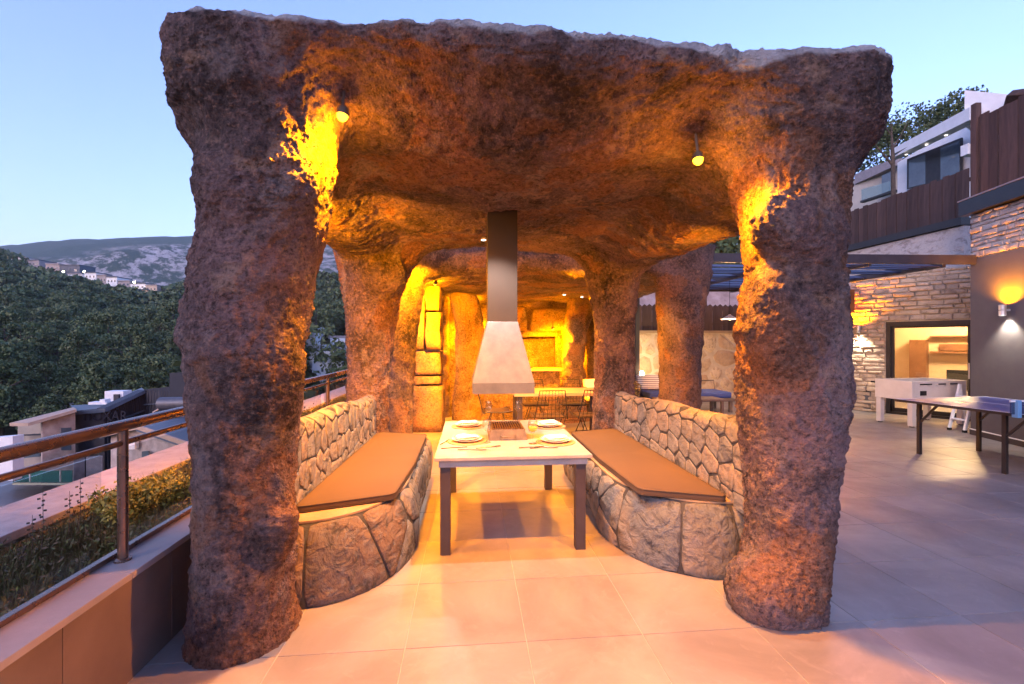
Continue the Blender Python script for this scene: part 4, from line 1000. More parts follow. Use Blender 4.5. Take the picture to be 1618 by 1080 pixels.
# stone clad house wall with sliding door
A = Vector((8.40, 9.35, 0)); B = Vector((9.75, 7.20, 0)); ux = (B-A).normalized(); nx = ux.cross(Vector((0, 0, 1))).normalized()
if nx.dot(Vector((-1, -1, 0))) < 0: nx = -nx
LW = (B-A).length
hs = thing('stone_house', 'stone clad house wing with a wide sliding glass door behind the table football', 'house', A)
def mpw(u, v, off): return ux*u+Vector((0, 0, v))+nx*off
HW = 2.95; door0, door1, dh = .62, LW-.02, 1.92
def wbox(m, u0, u1, v0, v1, d0, d1, mi=0):
    vs = [mpw(u, v, d) for u in (u0, u1) for v in (v0, v1) for d in (d0, d1)]
    m.add(vs, [(0,1,3,2),(4,6,7,5),(0,4,5,1),(2,3,7,6),(0,2,6,4),(1,5,7,3)], mi)
m = MB(); wbox(m, 0, door0, 0, HW, -.25, -.005); wbox(m, door0, LW, dh, HW, -.25, -.005); m.build('wall', M['cream_mortar'], hs)
ashlar(hs, M['stone_warm'], mpw, brick_rows(LW, HW, rnd, .06, .12, .16, .42, (door0, LW, 0, dh)), rnd, .035)
# return wall going away on the left
rw = thing('plaster_wall', 'pale plaster wall strip lit amber left of the stone cladding', 'wall', A)
MB().box((-.45, .25, 1.3), (.9, .1, 2.6), rz=0).build('wall_face', M['cream_mortar'], rw)
MB().box((-.36, -.02, 2.38), (.42, .5, .5)).build('timber_box', noisy('orange_timber', (.32, .10, .03), (.42, .15, .05), 6, .6, .2), rw)
# door
dr = thing('sliding_glass_door', 'wide black framed sliding glass door showing the lit room', 'door', A)
m = MB(); wbox(m, door0, door1, dh-.09, dh, -.16, .0); wbox(m, door0, door0+.07, 0, dh-.09, -.16, 0); wbox(m, door0, door1, 0, .05, -.16, 0); m.build('frame', M['black_frame'], dr)
md = door0+(door1-door0)*.66
for (u0, u1, dd) in ((door0+.07, md+.04, -.07), (md-.04, door1, -.12)):
    m = MB(); wbox(m, u0, u0+.06, .05, dh-.09, dd-.02, dd+.02); wbox(m, u1-.06, u1, .05, dh-.09, dd-.02, dd+.02); wbox(m, u0, u1, .05, .13, dd-.02, dd+.02); wbox(m, u0, u1, dh-.13, dh-.09, dd-.02, dd+.02); o = m.build('sash', M['black_frame'], dr)
    m = MB(); wbox(m, u0+.06, u1-.06, .13, dh-.13, dd-.004, dd+.004); m.build('pane', M['glass'], o)
m = MB(); wbox(m, md-.02, md+.0, .8, 1.1, -.04, -.02); m.build('handle', M['lamp_body'], dr)
# room behind
rm = thing('living_room', 'warm lit room behind the sliding glass door', 'room', A)
mwall = noisy('room_plaster', (.60, .45, .28), (.66, .50, .33), 4, .8, .1)
m = MB(); wbox(m, -.4, 3.2, 0, 2.5, -2.6, -2.5); wbox(m, -.5, -.4, 0, 2.5, -2.6, -.3); wbox(m, 3.2, 3.3, 0, 2.5, -2.6, -.3); m.build('wall', mwall, rm)
m = MB(); wbox(m, -.5, 3.3, 2.5, 2.6, -2.6, -.26); m.build('ceiling', M['white_paint'], rm)
m = MB(); wbox(m, -.5, 3.3, -.01, .004, -2.6, -.17); m.build('room_floor', M['table_top'], rm)
wsh = noisy('shelf_wood', (.16, .07, .03), (.24, .11, .05), 5, .5, .2)
sh = thing('wall_shelf', 'dark wooden wall shelf with carved figures seen through the glass door', 'shelf', A)
m = MB(); wbox(m, .9, 2.9, 1.24, 1.28, -2.5, -2.28); wbox(m, .9, 1.9, 1.62, 1.65, -2.5, -2.3); m.build('board', wsh, sh)
m = MB(); wbox(m, 1.05, 1.9, 1.3, 1.45, -2.49, -2.4); m.build('plank_sign', wsh, sh)
m = MB(); wbox(m, .55, .85, .55, 1.55, -2.5, -2.2); o = m.build('cabinet', wsh, None, loc=A); tag(o, 'tall dark wood cabinet at the left of the lit room', 'cabinet')
t = thing('horse_figure', 'small brown animal figurine standing on the shelf', 'figurine', A+mpw(2.45, 1.28, -2.4))
m = MB(); m.tube([(0, 0, .13), (.05, -.06, .15), (.1, -.12, .14)], [.03, .035, .03], 8); m.tube([(.1, -.12, .15), (.13, -.16, .23), (.17, -.2, .22)], [.022, .018, .01], 7)
for (x, y) in ((0, 0), (.01, -.02), (.09, -.11), (.1, -.13)): m.tube([(x, y, .13), (x, y, 0)], .009, 5)
m.build('body', wsh, t, smooth=True)
m = MB(); wbox(m, 1.2, 2.1, .42, .86, -2.3, -2.25); wbox(m, 1.55, 1.75, .38, .42, -2.32, -2.2); o = m.build('television', M['black'], None, loc=A); tag(o, 'wide dark television on a low unit in the lit room', 'television')
m = MB(); wbox(m, .9, 2.9, .0, .38, -2.45, -2.05); o = m.build('media_unit', M['white_paint'], None, loc=A); tag(o, 'pale low unit under the television', 'cabinet')
t = thing('round_mirror', 'round dark framed ring on the right of the room wall', 'mirror', A+mpw(2.85, 1.5, -2.46))
m = MB(); m.tube([tuple(ux*.14*math.cos(a)+Vector((0, 0, .14*math.sin(a)))) for a in [k*PI/12 for k in range(25)]], .018, 6); m.build('ring', wsh, t, smooth=True)
lp = thing('table_lamp', 'glowing round table lamp at the right end of the low unit', 'lamp', A+mpw(2.35, .38, -2.2))
MB().lathe([(0, .06), (.05, .07), (.085, .13), (.085, .18), (.05, .24), (0, .25)], 18).build('globe', emis('warm_globe', (1, .6, .25), 14), lp, smooth=True)
MB().lathe([(0, 0), (.05, 0), (.04, .03), (.02, .07), (0, .07)], 14).build('base', wsh, lp, smooth=2)
cl = thing('room_ceiling_light', 'lit ceiling lamp inside the room behind the glass', 'lamp', A+mpw(1.5, 2.46, -1.5))
MB().lathe([(0, -.05), (.15, -.045), (.18, 0), (.18, .03), (0, .03)], 24).build('diffuser', emis('room_lamp', (1, .72, .42), 6), cl, smooth=2)
point(cl, (0, 0, -.25), 170, (1, .62, .28), .12)
sconce('wall sconce on the stone cladding left of the glass door, amber above and white below', A+mpw(.18, 1.78, .04), nx, 160, 60)

# dark rendered block on the right
C0 = Vector((8.10, 6.68, 0)); C1 = C0+Vector((-.26, -.965, 0)).normalized()*4.2; uc = (C1-C0).normalized(); nc = Vector((-1, .27, 0)).normalized(); LC = (C1-C0).length
db = thing('dark_block', 'dark grey rendered house block at the right edge with a pale stone band on top', 'house', C0)
def mpc(u, v, off): return uc*u+Vector((0, 0, v))+nc*off
def cbox(m, u0, u1, v0, v1, d0, d1):
    vs = [mpc(u, v, d) for u in (u0, u1) for v in (v0, v1) for d in (d0, d1)]
    m.add(vs, [(0,1,3,2),(4,6,7,5),(0,4,5,1),(2,3,7,6),(0,2,6,4),(1,5,7,3)])
m = MB(); cbox(m, 0, LC, .09, 2.84, -2.2, 0); m.build('wall', M['dark_render'], db)
m = MB(); cbox(m, .01, LC, 2.842, 3.55, -2.2, -.02); m.build('band_wall', M['cream_mortar'], db)
m = MB(); cbox(m, 0, LC, 0.002, .085, -2.2, .012); m.build('skirting', M['dark_metal'], db)
m = MB(); cbox(m, 0, LC, .086, .10, -2.2, .014); m.build('skirting_strip', M['white_paint'], db)
m = MB(); cbox(m, -.10, LC, 3.56, 3.80, -2.4, .10); m.build('coping', M['black_frame'], db, bevel=.004)
m = MB(); cbox(m, -.11, LC, 3.802, 3.82, -2.4, .11); m.build('coping_edge', M['cap'], db)
ashlar(db, M['stone_pale'], lambda u, v, o_: mpc(u, v+2.85, o_-.02), brick_rows(1.7, .70, rnd, .05, .10, .12, .34), rnd, .035)
mpe = lambda u, v, o_: -nc*u+Vector((0, 0, v+2.85))-uc*(o_-.01)
ashlar(db, M['stone_pale'], mpe, brick_rows(1.4, .70, rnd, .05, .10, .12, .34), rnd, .035)
sp = atd(1588, 490, 6.72); uu = (Vector((sp.x, sp.y, 0))-C0).dot(uc); ps = C0+mpc(uu, 1.97, .0)
sconce('cylinder wall sconce on the dark grey wall, amber glow above and white cone below', ps, nc, 150, 50, s=1.1)

# stone and coping step at the back left of the block, under the fence
sb = thing('retaining_wall', 'pale stone retaining wall with dark coping under the lower fence', 'wall', atd(1388, 398, 11.0))
a_, b_ = atd(1300, 430, 13.5), atd(1533, 364, 9.6); a_.z = b_.z = 0
m = MB(); o0 = sb.location; m.beam(Vector((a_.x, a_.y, 3.45))-o0, Vector((b_.x, b_.y, 3.45))-o0, .3, 1.0); m.build('wall', M['stone_pale'], sb)
m = MB(); m.beam(Vector((a_.x, a_.y, 4.05))-o0, Vector((b_.x, b_.y, 4.05))-o0, .45, .16); m.build('coping', M['black_frame'], sb)

def board_fence(label, a, b, z0, z1, w=.14, var=.03, scallop=False, post=None):
    a = Vector((a[0], a[1], 0)); b = Vector((b[0], b[1], 0)); u = (b-a).normalized(); L = (b-a).length; n = int(L/(w+.006)); ang = math.atan2(u.y, u.x)
    t = thing('timber_fence', label, 'fence', (a.x, a.y, z0)); rn = random.Random(int(L*100)); proto = None
    for k in range(n):
        H = (z1-z0)
        if proto is None:
            m = MB()
            if scallop: m.add([(-w/2, -.01, 0), (w/2, -.01, 0), (w/2, -.01, H-.05), (0, -.01, H), (-w/2, -.01, H-.05), (-w/2, .01, 0), (w/2, .01, 0), (w/2, .01, H-.05), (0, .01, H), (-w/2, .01, H-.05)], [(0,1,2,3,4),(9,8,7,6,5),(0,5,6,1),(1,6,7,2),(2,7,8,3),(3,8,9,4),(4,9,5,0)])
            else: m.box((0, 0, H/2), (w, .022, H))
            proto = m.build('board', M['fence_wood'], t); o = proto
        else: o = proto.copy(); COL.objects.link(o); o.parent = t
        p = u*(w+.006)*(k+.5)+Vector((-u.y, u.x, 0))*(.012 if k % 2 else 0); o.location = (p.x, p.y, rn.uniform(-var, var)-.02); o.rotation_euler = (0, 0, ang+rn.uniform(-.03, .03))
    m = MB()
    for zz in (.25, .8): m.beam(Vector((0, 0, zz*(z1-z0)))+Vector((-u.y, u.x, 0))*.04, u*L+Vector((0, 0, zz*(z1-z0)))+Vector((-u.y, u.x, 0))*.04, .04, .08)
    m.build('rail', M['fence_wood'], t)
    if post:
        MB().box((post*u.x, post*u.y, (z1-z0)/2+.12), (.1, .1, z1-z0+.25), rz=ang).build('post', M['fence_wood'], t)
    return t
f0, f1 = atd(1325, 330, 13.6), atd(1536, 270, 9.9)
board_fence('lower dark brown board fence above the pale retaining wall', f0, f1, 4.12, 5.30)
g0, g1 = atd(1534, 200, 8.7), atd(1760, 160, 6.6)
board_fence('tall dark brown board fence above the dark grey block at the right edge', g0, g1, 3.5, 5.75, .16, .05, post=.1)

# pergola
pg = thing('pergola', 'dark steel pergola with slanted dark blue slats between the houses', 'pergola', (5.9, 6.8, 0))
def pb(m, a, b, w, h_): m.beam(Vector(a)-Vector((5.9, 6.8, 0)), Vector(b)-Vector((5.9, 6.8, 0)), w, h_)
zt = 2.82
m = MB(); pb(m, (3.75, 6.85, zt), (8.15, 6.60, zt), .08, .14); m.build('beam', M['beam'], pg)
m = MB(); pb(m, (3.6, 10.9, zt-.02), (8.3, 10.3, zt-.02), .08, .14); m.build('beam', M['beam'], pg)
for k in range(4):
    x = 3.85+1.35*k; m = MB(); pb(m, (x, 6.92, zt-.01), (x-.05, 10.8, zt-.03), .07, .12); m.build('beam', M['beam'], pg)
for k in range(16):
    y = 7.05+.235*k
    for s_ in range(3):
        x0 = 3.9+1.35*s_; 
        if (k*3+s_) % 7 == 3: continue
        m = MB(); m.box((x0+.66-5.9, y-6.8, zt-.02+.01*(k % 3)), (1.25, .20, .012), rot=Euler((.35, 0, 0)).to_matrix()); m.build('slat', M['slat'], pg)
MB().box2((4.0-5.9, 10.7-6.8, 0), (4.1-5.9, 10.8-6.8, 2.74)).build('post', M['beam'], pg)

# garden wall, fence on it, seating area
gw = thing('garden_wall', 'cream boulder stone wall behind the blue sofa', 'wall', (5.0, 11.6, 0))
GU = 7.0; o5 = Vector((1.6, 11.75, 0)); gux = Vector((1, -.05, 0)).normalized(); gn = Vector((-.05, -1, 0)).normalized()
def mpg(u, v, off): return o5+gux*u+Vector((0, 0, v))+gn*off-Vector((5.0, 11.6, 0))
m = MB(); vs = [mpg(u, v, d) for u in (0, GU) for v in (0, 1.74) for d in (-.3, 0)]; m.add(vs, [(0,1,3,2),(4,6,7,5),(0,4,5,1),(2,3,7,6),(0,2,6,4),(1,5,7,3)]); m.build('wall', M['cream_mortar'], gw)
seeds = [(rnd.uniform(0, GU), rnd.uniform(0, 1.7)) for _ in range(170)]
seeds = [s for i, s in enumerate(seeds) if all(math.hypot(s[0]-q[0], s[1]-q[1]) > .17 for q in seeds[:i])]
for poly in cells(seeds, 0, GU, 0, 1.73, .035):
    stone_obj('stone', poly, mpg, M['garden_stone'], gw, th=.014, rnd=rnd, seg=.15, rings=((1.0, -.004), (.9, .8), (.5, 1.0)))
m = MB(); vs = [mpg(u, v, d) for u in (-.02, GU) for v in (1.742, 1.80) for d in (-.34, .06)]; m.add(vs, [(0,1,3,2),(4,6,7,5),(0,4,5,1),(2,3,7,6),(0,2,6,4),(1,5,7,3)]); m.build('coping', M['coping'], gw)
board_fence('brown picket fence with pointed tops on the cream garden wall', (2.9, 11.75), (8.4, 11.45), 1.81, 2.52, .13, .01, True)
rb = thing('rock_bank', 'reddish rocky bank just above the pointed picket fence', 'bank', (5.5, 12.9, 1.8))
mpk = lambda u, v, off: Vector((-3.5+u, v*.5-.1, v*.85))+Vector((0, -.4, .2))*off
rock_sheet('bank_face', noisy('pink_rock', (.28, .19, .17), (.45, .34, .31), 4, .9, .6, .02), mpk, 8.5, 1.6, 90, 18, rb, amp=1.6)
sf = thing('garden_sofa', 'low wooden garden sofa with blue seat cushion against the cream wall', 'sofa', (4.65, 9.55, 0))
wsofa = noisy('grey_brown_wood', (.10, .075, .06), (.16, .12, .10), 6, .6, .2)
blue = noisy('blue_cushion', (.035, .06, .22), (.05, .085, .29), 6, .9, .3, .003, 120)
MB().box((0, 0, .27), (1.9, .75, .06)).build('seat_frame', wsofa, sf, bevel=.005)
for sx in (-.88, .88):
    for sy in (-.32, .32): MB().box((sx, sy, .12), (.06, .06, .24)).build('leg', wsofa, sf)
MB().tube([(-.92, .36, .28), (-.92, .42, .62), (.92, .42, .62), (.92, .36, .28)], .016, 6).build('back_frame', wsofa, sf)
tag(MB().box((4.65, 9.55, .37), (1.8, .70, .13)).build('sofa_cushion', blue, None, bevel=.03, smooth=True), 'blue seat cushion lying on the wooden garden sofa', 'cushion')
def stripes():
    t = NT('striped_fabric'); v = t.coord('Object'); s = t.n('ShaderNodeSeparateXYZ'); t.l(v, s.inputs[0])
    w = t.math('SINE', t.math('MULTIPLY', s.outputs[2], 150)); return t.fin(t.ramp(w, [(.45, (.75, .72, .70)), (.55, (.10, .05, .10))]), .9)
o = MB().box((0, 0, 0), (.95, .14, .34)).build('pillow', stripes(), None, bevel=.05, smooth=True, loc=(4.15, 9.82, .60)); o.rotation_euler = (-.25, 0, 0); tag(o, 'white pillow with dark stripes leaning on the sofa back', 'pillow')
ct = thing('coffee_table', 'low dark wooden table in front of the sofa', 'table', (4.35, 8.75, 0))
MB().box((0, 0, .36), (1.3, .5, .04)).build('tabletop', wsofa, ct, bevel=.004)
for sx in (-.6, .6):
    for sy in (-.2, .2): MB().box((sx, sy, .17), (.05, .05, .34)).build('leg', wsofa, ct)
bw_ = thing('fruit_bowl', 'small bowl heaped with orange fruit on the low table', 'bowl', (4.25, 8.72, .38))
MB().lathe([(0, 0), (.05, 0), (.13, .05), (.12, .05), (.05, .012), (0, .012)], 18).build('bowl', wsh, bw_, smooth=2)
orange = noisy('orange_fruit', (.45, .14, .03), (.55, .20, .05), 6, .5, .2)
for k in range(6):
    a = k*1.05; bm_ = MB(); bm_.lathe([(0, -.035), (.025, -.025), (.036, 0), (.025, .025), (0, .034)], 10, (.06*math.cos(a)*(k > 0), .06*math.sin(a)*(k > 0), .06+(.03 if k == 0 else 0))); bm_.build('fruit', orange, bw_, smooth=True)
ch = thing('garden_armchair', 'dark framed garden armchair with pale pads by the bright wall lamp', 'chair', (2.62, 8.7, 0), .3)
for sx in (-.3, .3):
    for sy in (-.28, .28): MB().tube([(sx, sy, 0), (sx*.9, sy*.9, .36)], .016, 6).build('leg', M['black_frame'], ch)
    MB().tube([(sx, -.3, .56), (sx, .28, .60)], .02, 6).build('arm', M['black_frame'], ch)
MB().box((0, 0, .38), (.56, .56, .08)).build('seat_pad', M['napkin'], ch, bevel=.02, smooth=True)
MB().box((0, .27, .58), (.56, .10, .36), rot=Euler((-.25, 0, 0)).to_matrix()).build('back_pad', M['napkin'], ch, bevel=.03, smooth=True)
# ground lamp glowing against the wall at px 1015
wl_ = thing('ground_lamp', 'small bright lamp glowing at the foot of the cream wall beside the pillar', 'lamp', atd(1014, 594, 11.2))
MB().lathe([(0, -.05), (.04, -.05), (.05, .0), (0, .0)], 14).build('housing', M['lamp_body'], wl_, smooth=2)
MB().lathe([(0, .002), (.045, .002), (.05, .07), (.03, .10), (0, .105)], 16).build('globe', emis('bright_globe', (1, .78, .45), 40), wl_, smooth=True)
point(wl_, (0, -.15, .15), 55, (1, .62, .28), .05)
# pendant
pd = thing('pendant_lamp', 'small white conical pendant lamp hanging beside the right front pillar', 'pendant lamp', atd(1153, 505, 9.2))
MB().lathe([(.02, .10), (.03, .08), (.17, .0), (.165, .0), (.025, .075)], 24).build('shade', noisy('pendant_shade', (.6, .5, .4), (.7, .6, .5), 5, .5, 0), pd, smooth=2)
MB().lathe([(0, -.01), (.04, .01), (.03, .06), (0, .07)], 12).build('bulb', emis('pendant_bulb', (1, .65, .3), 25), pd, smooth=True)
MB().tube([(0, 0, .1), (0, 0, .88)], .004, 5).build('cord', M['black'], pd)
point(pd, (0, 0, -.06), 70, (1, .6, .28), .05)
# bin
bn = thing('waste_bin', 'dark cylindrical waste bin standing by the stone cladding', 'bin', atz(1372, 650))
MB().lathe([(0, 0), (.10, 0), (.11, .02), (.11, .42), (.10, .43)], 20).build('body', M['hood'], bn, smooth=2)
MB().lathe([(.0, .47), (.08, .465), (.113, .44), (.113, .415), (0, .415)], 20).build('lid', M['black_frame'], bn, smooth=2)

# table football
fr_ = cw(6.98, 7.95); ff = thing('football_table', 'pale table football cabinet on square legs before the glass door', 'game table', fr_, -TH+.20)
pt = noisy('pale_painted_wood', (.50, .45, .42), (.58, .53, .50), 4, .5, .1, .002)
L_, W_ = 1.22, .66
m = MB(); zt0, zt1 = .47, .81
m.box2((0, 0, zt0), (L_, .03, zt1)); m.box2((0, W_-.03, zt0), (L_, W_, zt1)); m.box2((0, .03, zt0), (.03, W_-.03, zt1)); m.box2((L_-.03, .03, zt0), (L_, W_-.03, zt1)); m.box2((.03, .03, zt0), (L_-.03, W_-.03, zt0+.02)); m.build('cabinet', pt, ff, bevel=.003)
m = MB(); m.box2((.03, .03, .66), (L_-.03, W_-.03, .67)); m.build('pitch', noisy('pitch_green', (.05, .16, .06), (.07, .2, .08), 4, .6, 0), ff)
for (x, y) in ((.06, .05), (L_-.06, .05), (.06, W_-.05), (L_-.06, W_-.05)):
    MB().box((x, y, .245), (.085, .085, .45)).build('leg', pt, ff, bevel=.003); MB().box((x, y, .012), (.05, .05, .022)).build('foot', M['black_frame'], ff)
for (x, w_) in ((.30, .26), (.66, .16), (.92, .16)): MB().box((x, -.003, .755), (w_, .01, .022)).build('slot', M['black'], ff)
MB().box((.24, -.004, .60), (.13, .012, .08)).build('ball_return', M['black'], ff)
for k in range(6):
    x = .15+.185*k; MB().tube([(x, -.04, .735), (x, W_+.1, .735)], .007, 6).build('rod', M['lamp_body'], ff)
    MB().tube([(x, W_+.1, .735), (x, W_+.2, .735)], .016, 8).build('grip', M['black'], ff)
# table tennis table
c1_ = cw(5.30, 6.30); dA = Vector((.17, -1, 0)).normalized(); 
tt = thing('tennis_table', 'blue table tennis table with net running out of the picture at right', 'game table', c1_, math.atan2(dA.y, dA.x)-TH)
bl_ = noisy('blue_table_board', (.035, .05, .20), (.045, .065, .26), 3, .30, .03, .001)
TL, TWd, tz = 2.74, 1.52, .715
for k in (0, 1):
    MB().box2((k*TL/2+.003, 0, tz-.022), ((k+1)*TL/2-.003, TWd, tz)).build('board_half', bl_, tt)
m = MB()
for (x0, y0, x1, y1) in ((0, 0, TL, .02), (0, TWd-.02, TL, TWd), (0, .02, .02, TWd-.02), (TL-.02, .02, TL, TWd-.02), (.02, TWd/2-.002, TL-.02, TWd/2+.002)): m.box2((x0, y0, tz+.0005), (x1, y1, tz+.002))
m.build('white_line', M['white_paint'], tt)
m = MB(); m.box2((0, -.012, tz-.032), (TL, .008, tz-.002)); m.box2((0, TWd-.008, tz-.05), (TL, TWd+.012, tz-.002)); m.box2((-.012, 0, tz-.032), (.008, TWd, tz-.002)); m.build('apron', M['black_frame'], tt)
for x in (.22, 1.15, 1.6, 2.5):
    for y in (.12, TWd-.42) if x < 1.3 else (.12, TWd-.12):
        MB().box((x, y, (tz-.03)/2), (.04, .04, tz-.03)).build('leg', M['black_frame'], tt)
        MB().beam((x, y, tz-.30), (x+.22, y, tz-.04), .02, .025).build('brace', M['black_frame'], tt)
nt = MB().box2((TL/2-.002, -.15, tz+.002), (TL/2+.002, TWd+.15, tz+.15)).build('net', glassy('net_mesh', (.9, .9, .9), .2, .35, (.03, .05, .12)), tt)
MB().box2((TL/2-.006, -.15, tz+.135), (TL/2+.006, TWd+.15, tz+.153)).build('net_tape', M['white_paint'], tt)
for y in (-.06, TWd+.06): MB().box((TL/2, y, tz+.06), (.06, .05, .19)).build('net_post', noisy('light_blue_clamp', (.10, .25, .45), (.14, .30, .52), 4, .4, 0), tt, bevel=.004)
# folded white scooter-like frame leaning before the wall
st = thing('folding_steps', 'white folding steps leaning beside the dark wall corner', 'steps', atz(1512, 682))
for y in (-.12, .12):
    MB().beam((0, y, .03), (.20, y, .78), .03, .045).build('rail', M['white_paint'], st, bevel=.003); MB().beam((.34, y, .03), (.20, y, .74), .025, .03).build('rear_leg', M['white_paint'], st)
    MB().box((0, y, .02), (.05, .04, .04)).build('foot', M['black'], st)
for k in range(3): MB().box((.05+.05*k, 0, .2+.19*k), (.09, .22, .02)).build('tread', M['white_paint'], st)

# ------------------------------------------------------------------ upper houses
wh = thing('white_house', 'white modern house with a sloping white roof edge above the fences', 'house', atd(1480, 260, 22))
o7 = wh.location.copy()
def wp(px, py, d): return atd(px, py, d)-o7
def facade(m, q, th): m.slab([wp(*p) for p in q], th)
m = MB(); facade(m, [(1418, 330, 24), (1560, 330, 20), (1560, 170, 20), (1418, 258, 24)], .4); m.build('wall', M['white_paint'], wh)
m = MB(); facade(m, [(1406, 252, 23), (1532, 190, 18.5), (1532, 170, 18.5), (1406, 238, 23)], .5); m.build('roof_edge', M['white_paint'], wh)
m = MB(); facade(m, [(1410, 256, 23.6), (1532, 196, 19.3), (1532, 188, 18.6), (1406, 252, 23)], .15); m.build('soffit', M['black_frame'], wh)
soffit_m = emis('soffit_lamp', (1, .9, .8), .5)
for px, py, d in ((1432, 243.5, 22), (1464, 228, 21), (1495, 213, 20)): MB().lathe([(0, 0), (.06, 0), (.06, .02), (0, .02)], 10, wp(px, py, d)-Vector((0, 0, .05))).build('soffit_light', soffit_m, wh)
m = MB(); facade(m, [(1524, 200, 19), (1660, 170, 17), (1660, 156, 17), (1524, 143, 19)], 1.5); m.build('upper_storey', M['white_paint'], wh)
wf = MB(); facade(wf, [(1433, 300, 23.2), (1519, 278, 20.8), (1519, 218, 20.8), (1433, 252, 23.2)], .1); wf = wf.build('window', M['black_frame'], wh)
for a, b in ((1436, 1473), (1476, 1516)):
    def yy_(px): return 254+(px-1433)/86*-34, 298-(px-1433)/86*22
    da, db_ = 23.15-(a-1433)/86*2.4, 23.15-(b-1433)/86*2.4
    m = MB(); m.slab([wp(a, yy_(a)[1], da), wp(b, yy_(b)[1], db_), wp(b, yy_(b)[0]+2, db_), wp(a, yy_(a)[0]+2, da)], .06); m.build('pane', M['win_dark'], wf)
rf = MB(); rf.slab([wp(1590, 152, 17.5), wp(1680, 146, 16.5), wp(1680, 132, 16.5), wp(1600, 143, 17.5)], 1.0); rf.build('brown_roof', M['fence_wood'], wh)
MB().box(wp(1532, 238, 19.2), (.5, .3, .45)).build('air_conditioner', M['white_paint'], wh, bevel=.01)
bh = thing('beige_house', 'beige house section with a glass balcony left of the white house', 'house', atd(1385, 300, 27))
o7 = bh.location.copy()
m = MB(); facade(m, [(1340, 345, 30), (1420, 330, 27), (1420, 255, 27), (1340, 290, 30)], 1.0); m.build('wall', noisy('beige_render', (.42, .38, .33), (.48, .44, .38), 3, .8, .2), bh)
m = MB(); facade(m, [(1350, 292, 29.5), (1415, 262, 26.5), (1415, 250, 26.5), (1350, 276, 29.5)], .4); m.build('roof', M['cap'], bh)
m = MB(); facade(m, [(1393, 312, 27.5), (1408, 306, 27), (1408, 272, 27), (1393, 278, 27.5)], .1); m.build('balcony_door', M['win_dark'], bh)
m = MB(); facade(m, [(1361, 318, 27.5), (1412, 300, 25.5), (1412, 285, 25.5), (1361, 300, 27.5)], .05); m.build('balcony_glass', glassy('balcony_glass', (.7, .8, .8), 1.0, .35, (.4, .5, .5)), bh)
m = MB(); facade(m, [(1359, 321, 27.5), (1414, 303, 25.5), (1414, 300, 25.5), (1359, 318, 27.5)], .3); m.build('balcony_floor', M['black_frame'], bh)
# ------------------------------------------------------------------ terrain: one sheet to the horizon
def terrain_z(X, Y):
    X = np.asarray(X, float); Y = np.asarray(Y, float)
    r = X*CT-Y*ST; d = X*ST+Y*CT; R = np.hypot(r, d); az = np.arctan2(r, d)
    azc = np.clip(az, -1.05, 1.05); px = 809+720*np.tan(azc); D = R*np.cos(azc)
    ycr = np.interp(px, [-500, 0, 60, 120, 160, 240, 300, 420, 540, 760, 1000, 2200], [415, 423, 438, 450, 462, 482, 470, 458, 456, 452, 440, 420])
    ymt = np.interp(px, [-500, 0, 60, 110, 160, 230, 300, 420, 540, 800, 2200], [400, 389, 383, 378, 377, 374, 373, 376, 382, 390, 400])
    zc = 1.5+(541-ycr)/720*230; zm = 1.5+(541-ymt)/720*1300
    P = np.stack([X/60, Y/60, X*0], 1).reshape(-1, 3)
    nz = fbm(P, 4).reshape(X.shape); P2 = np.stack([X/240, Y/240, X*0+4], 1); nz2 = fbm(P2, 5).reshape(X.shape)
    def lerp(a, b, t): t = np.clip(t, 0, 1); return a+(b-a)*t
    def sm(t): t = np.clip(t, 0, 1); return t*t*(3-2*t)
    z = np.full(X.shape, -7.0); z = lerp(z, -9.5, (D-14)/30)
    z = z+(zc+9.5)*np.clip((D-44)/186, 0, 1)**1.15
    beyond = sm((D-235)/110); z = z-beyond*np.maximum(0, zc-14)*.9
    z2 = 8+(zm-8)*np.clip((D-330)/970, 0, 1)**1.0
    z = np.where(D > 330, np.maximum(z, z2), z)
    z = z*(1-sm((D-1320)/1500))+sm((D-1320)/1500)*40
    z = z+nz*np.clip(D/60-.6, 0, 3)*1.0+nz2*np.clip((D-300)/300, 0, 1)*26*np.clip((1280-D)/300, .1, 1)
    raise_ = np.maximum(sm((X-12.5)/7), sm((Y-12.6)/5)*sm((X+1.5)/3)); far = sm((R-60)/100)
    bank = 1.2+np.clip(R-12, 0, 60)*.16
    return z*(1-raise_*(1-far))+bank*raise_*(1-far)
az = np.radians(np.concatenate([np.linspace(-180, -60, 40, endpoint=False), np.linspace(-60, 10, 250, endpoint=False), np.linspace(10, 60, 60, endpoint=False), np.linspace(60, 180, 40)]))
Rr = np.concatenate([[0.5], np.geomspace(5, 6000, 170)])
AZ, RR_ = np.meshgrid(az, Rr, indexing='ij'); r_, d_ = RR_*np.sin(AZ), RR_*np.cos(AZ); GX, GY = r_*CT+d_*ST, -r_*ST+d_*CT
GZ = terrain_z(GX.ravel(), GY.ravel()).reshape(GX.shape); GZ = np.where(RR_ < 14, np.minimum(GZ, -1.5), GZ)
na, nr_ = GX.shape; I = np.arange(na*nr_).reshape(na, nr_)
Fq = np.stack([I[:-1, :-1], I[1:, :-1], I[1:, 1:], I[:-1, 1:]], -1).reshape(-1, 4)
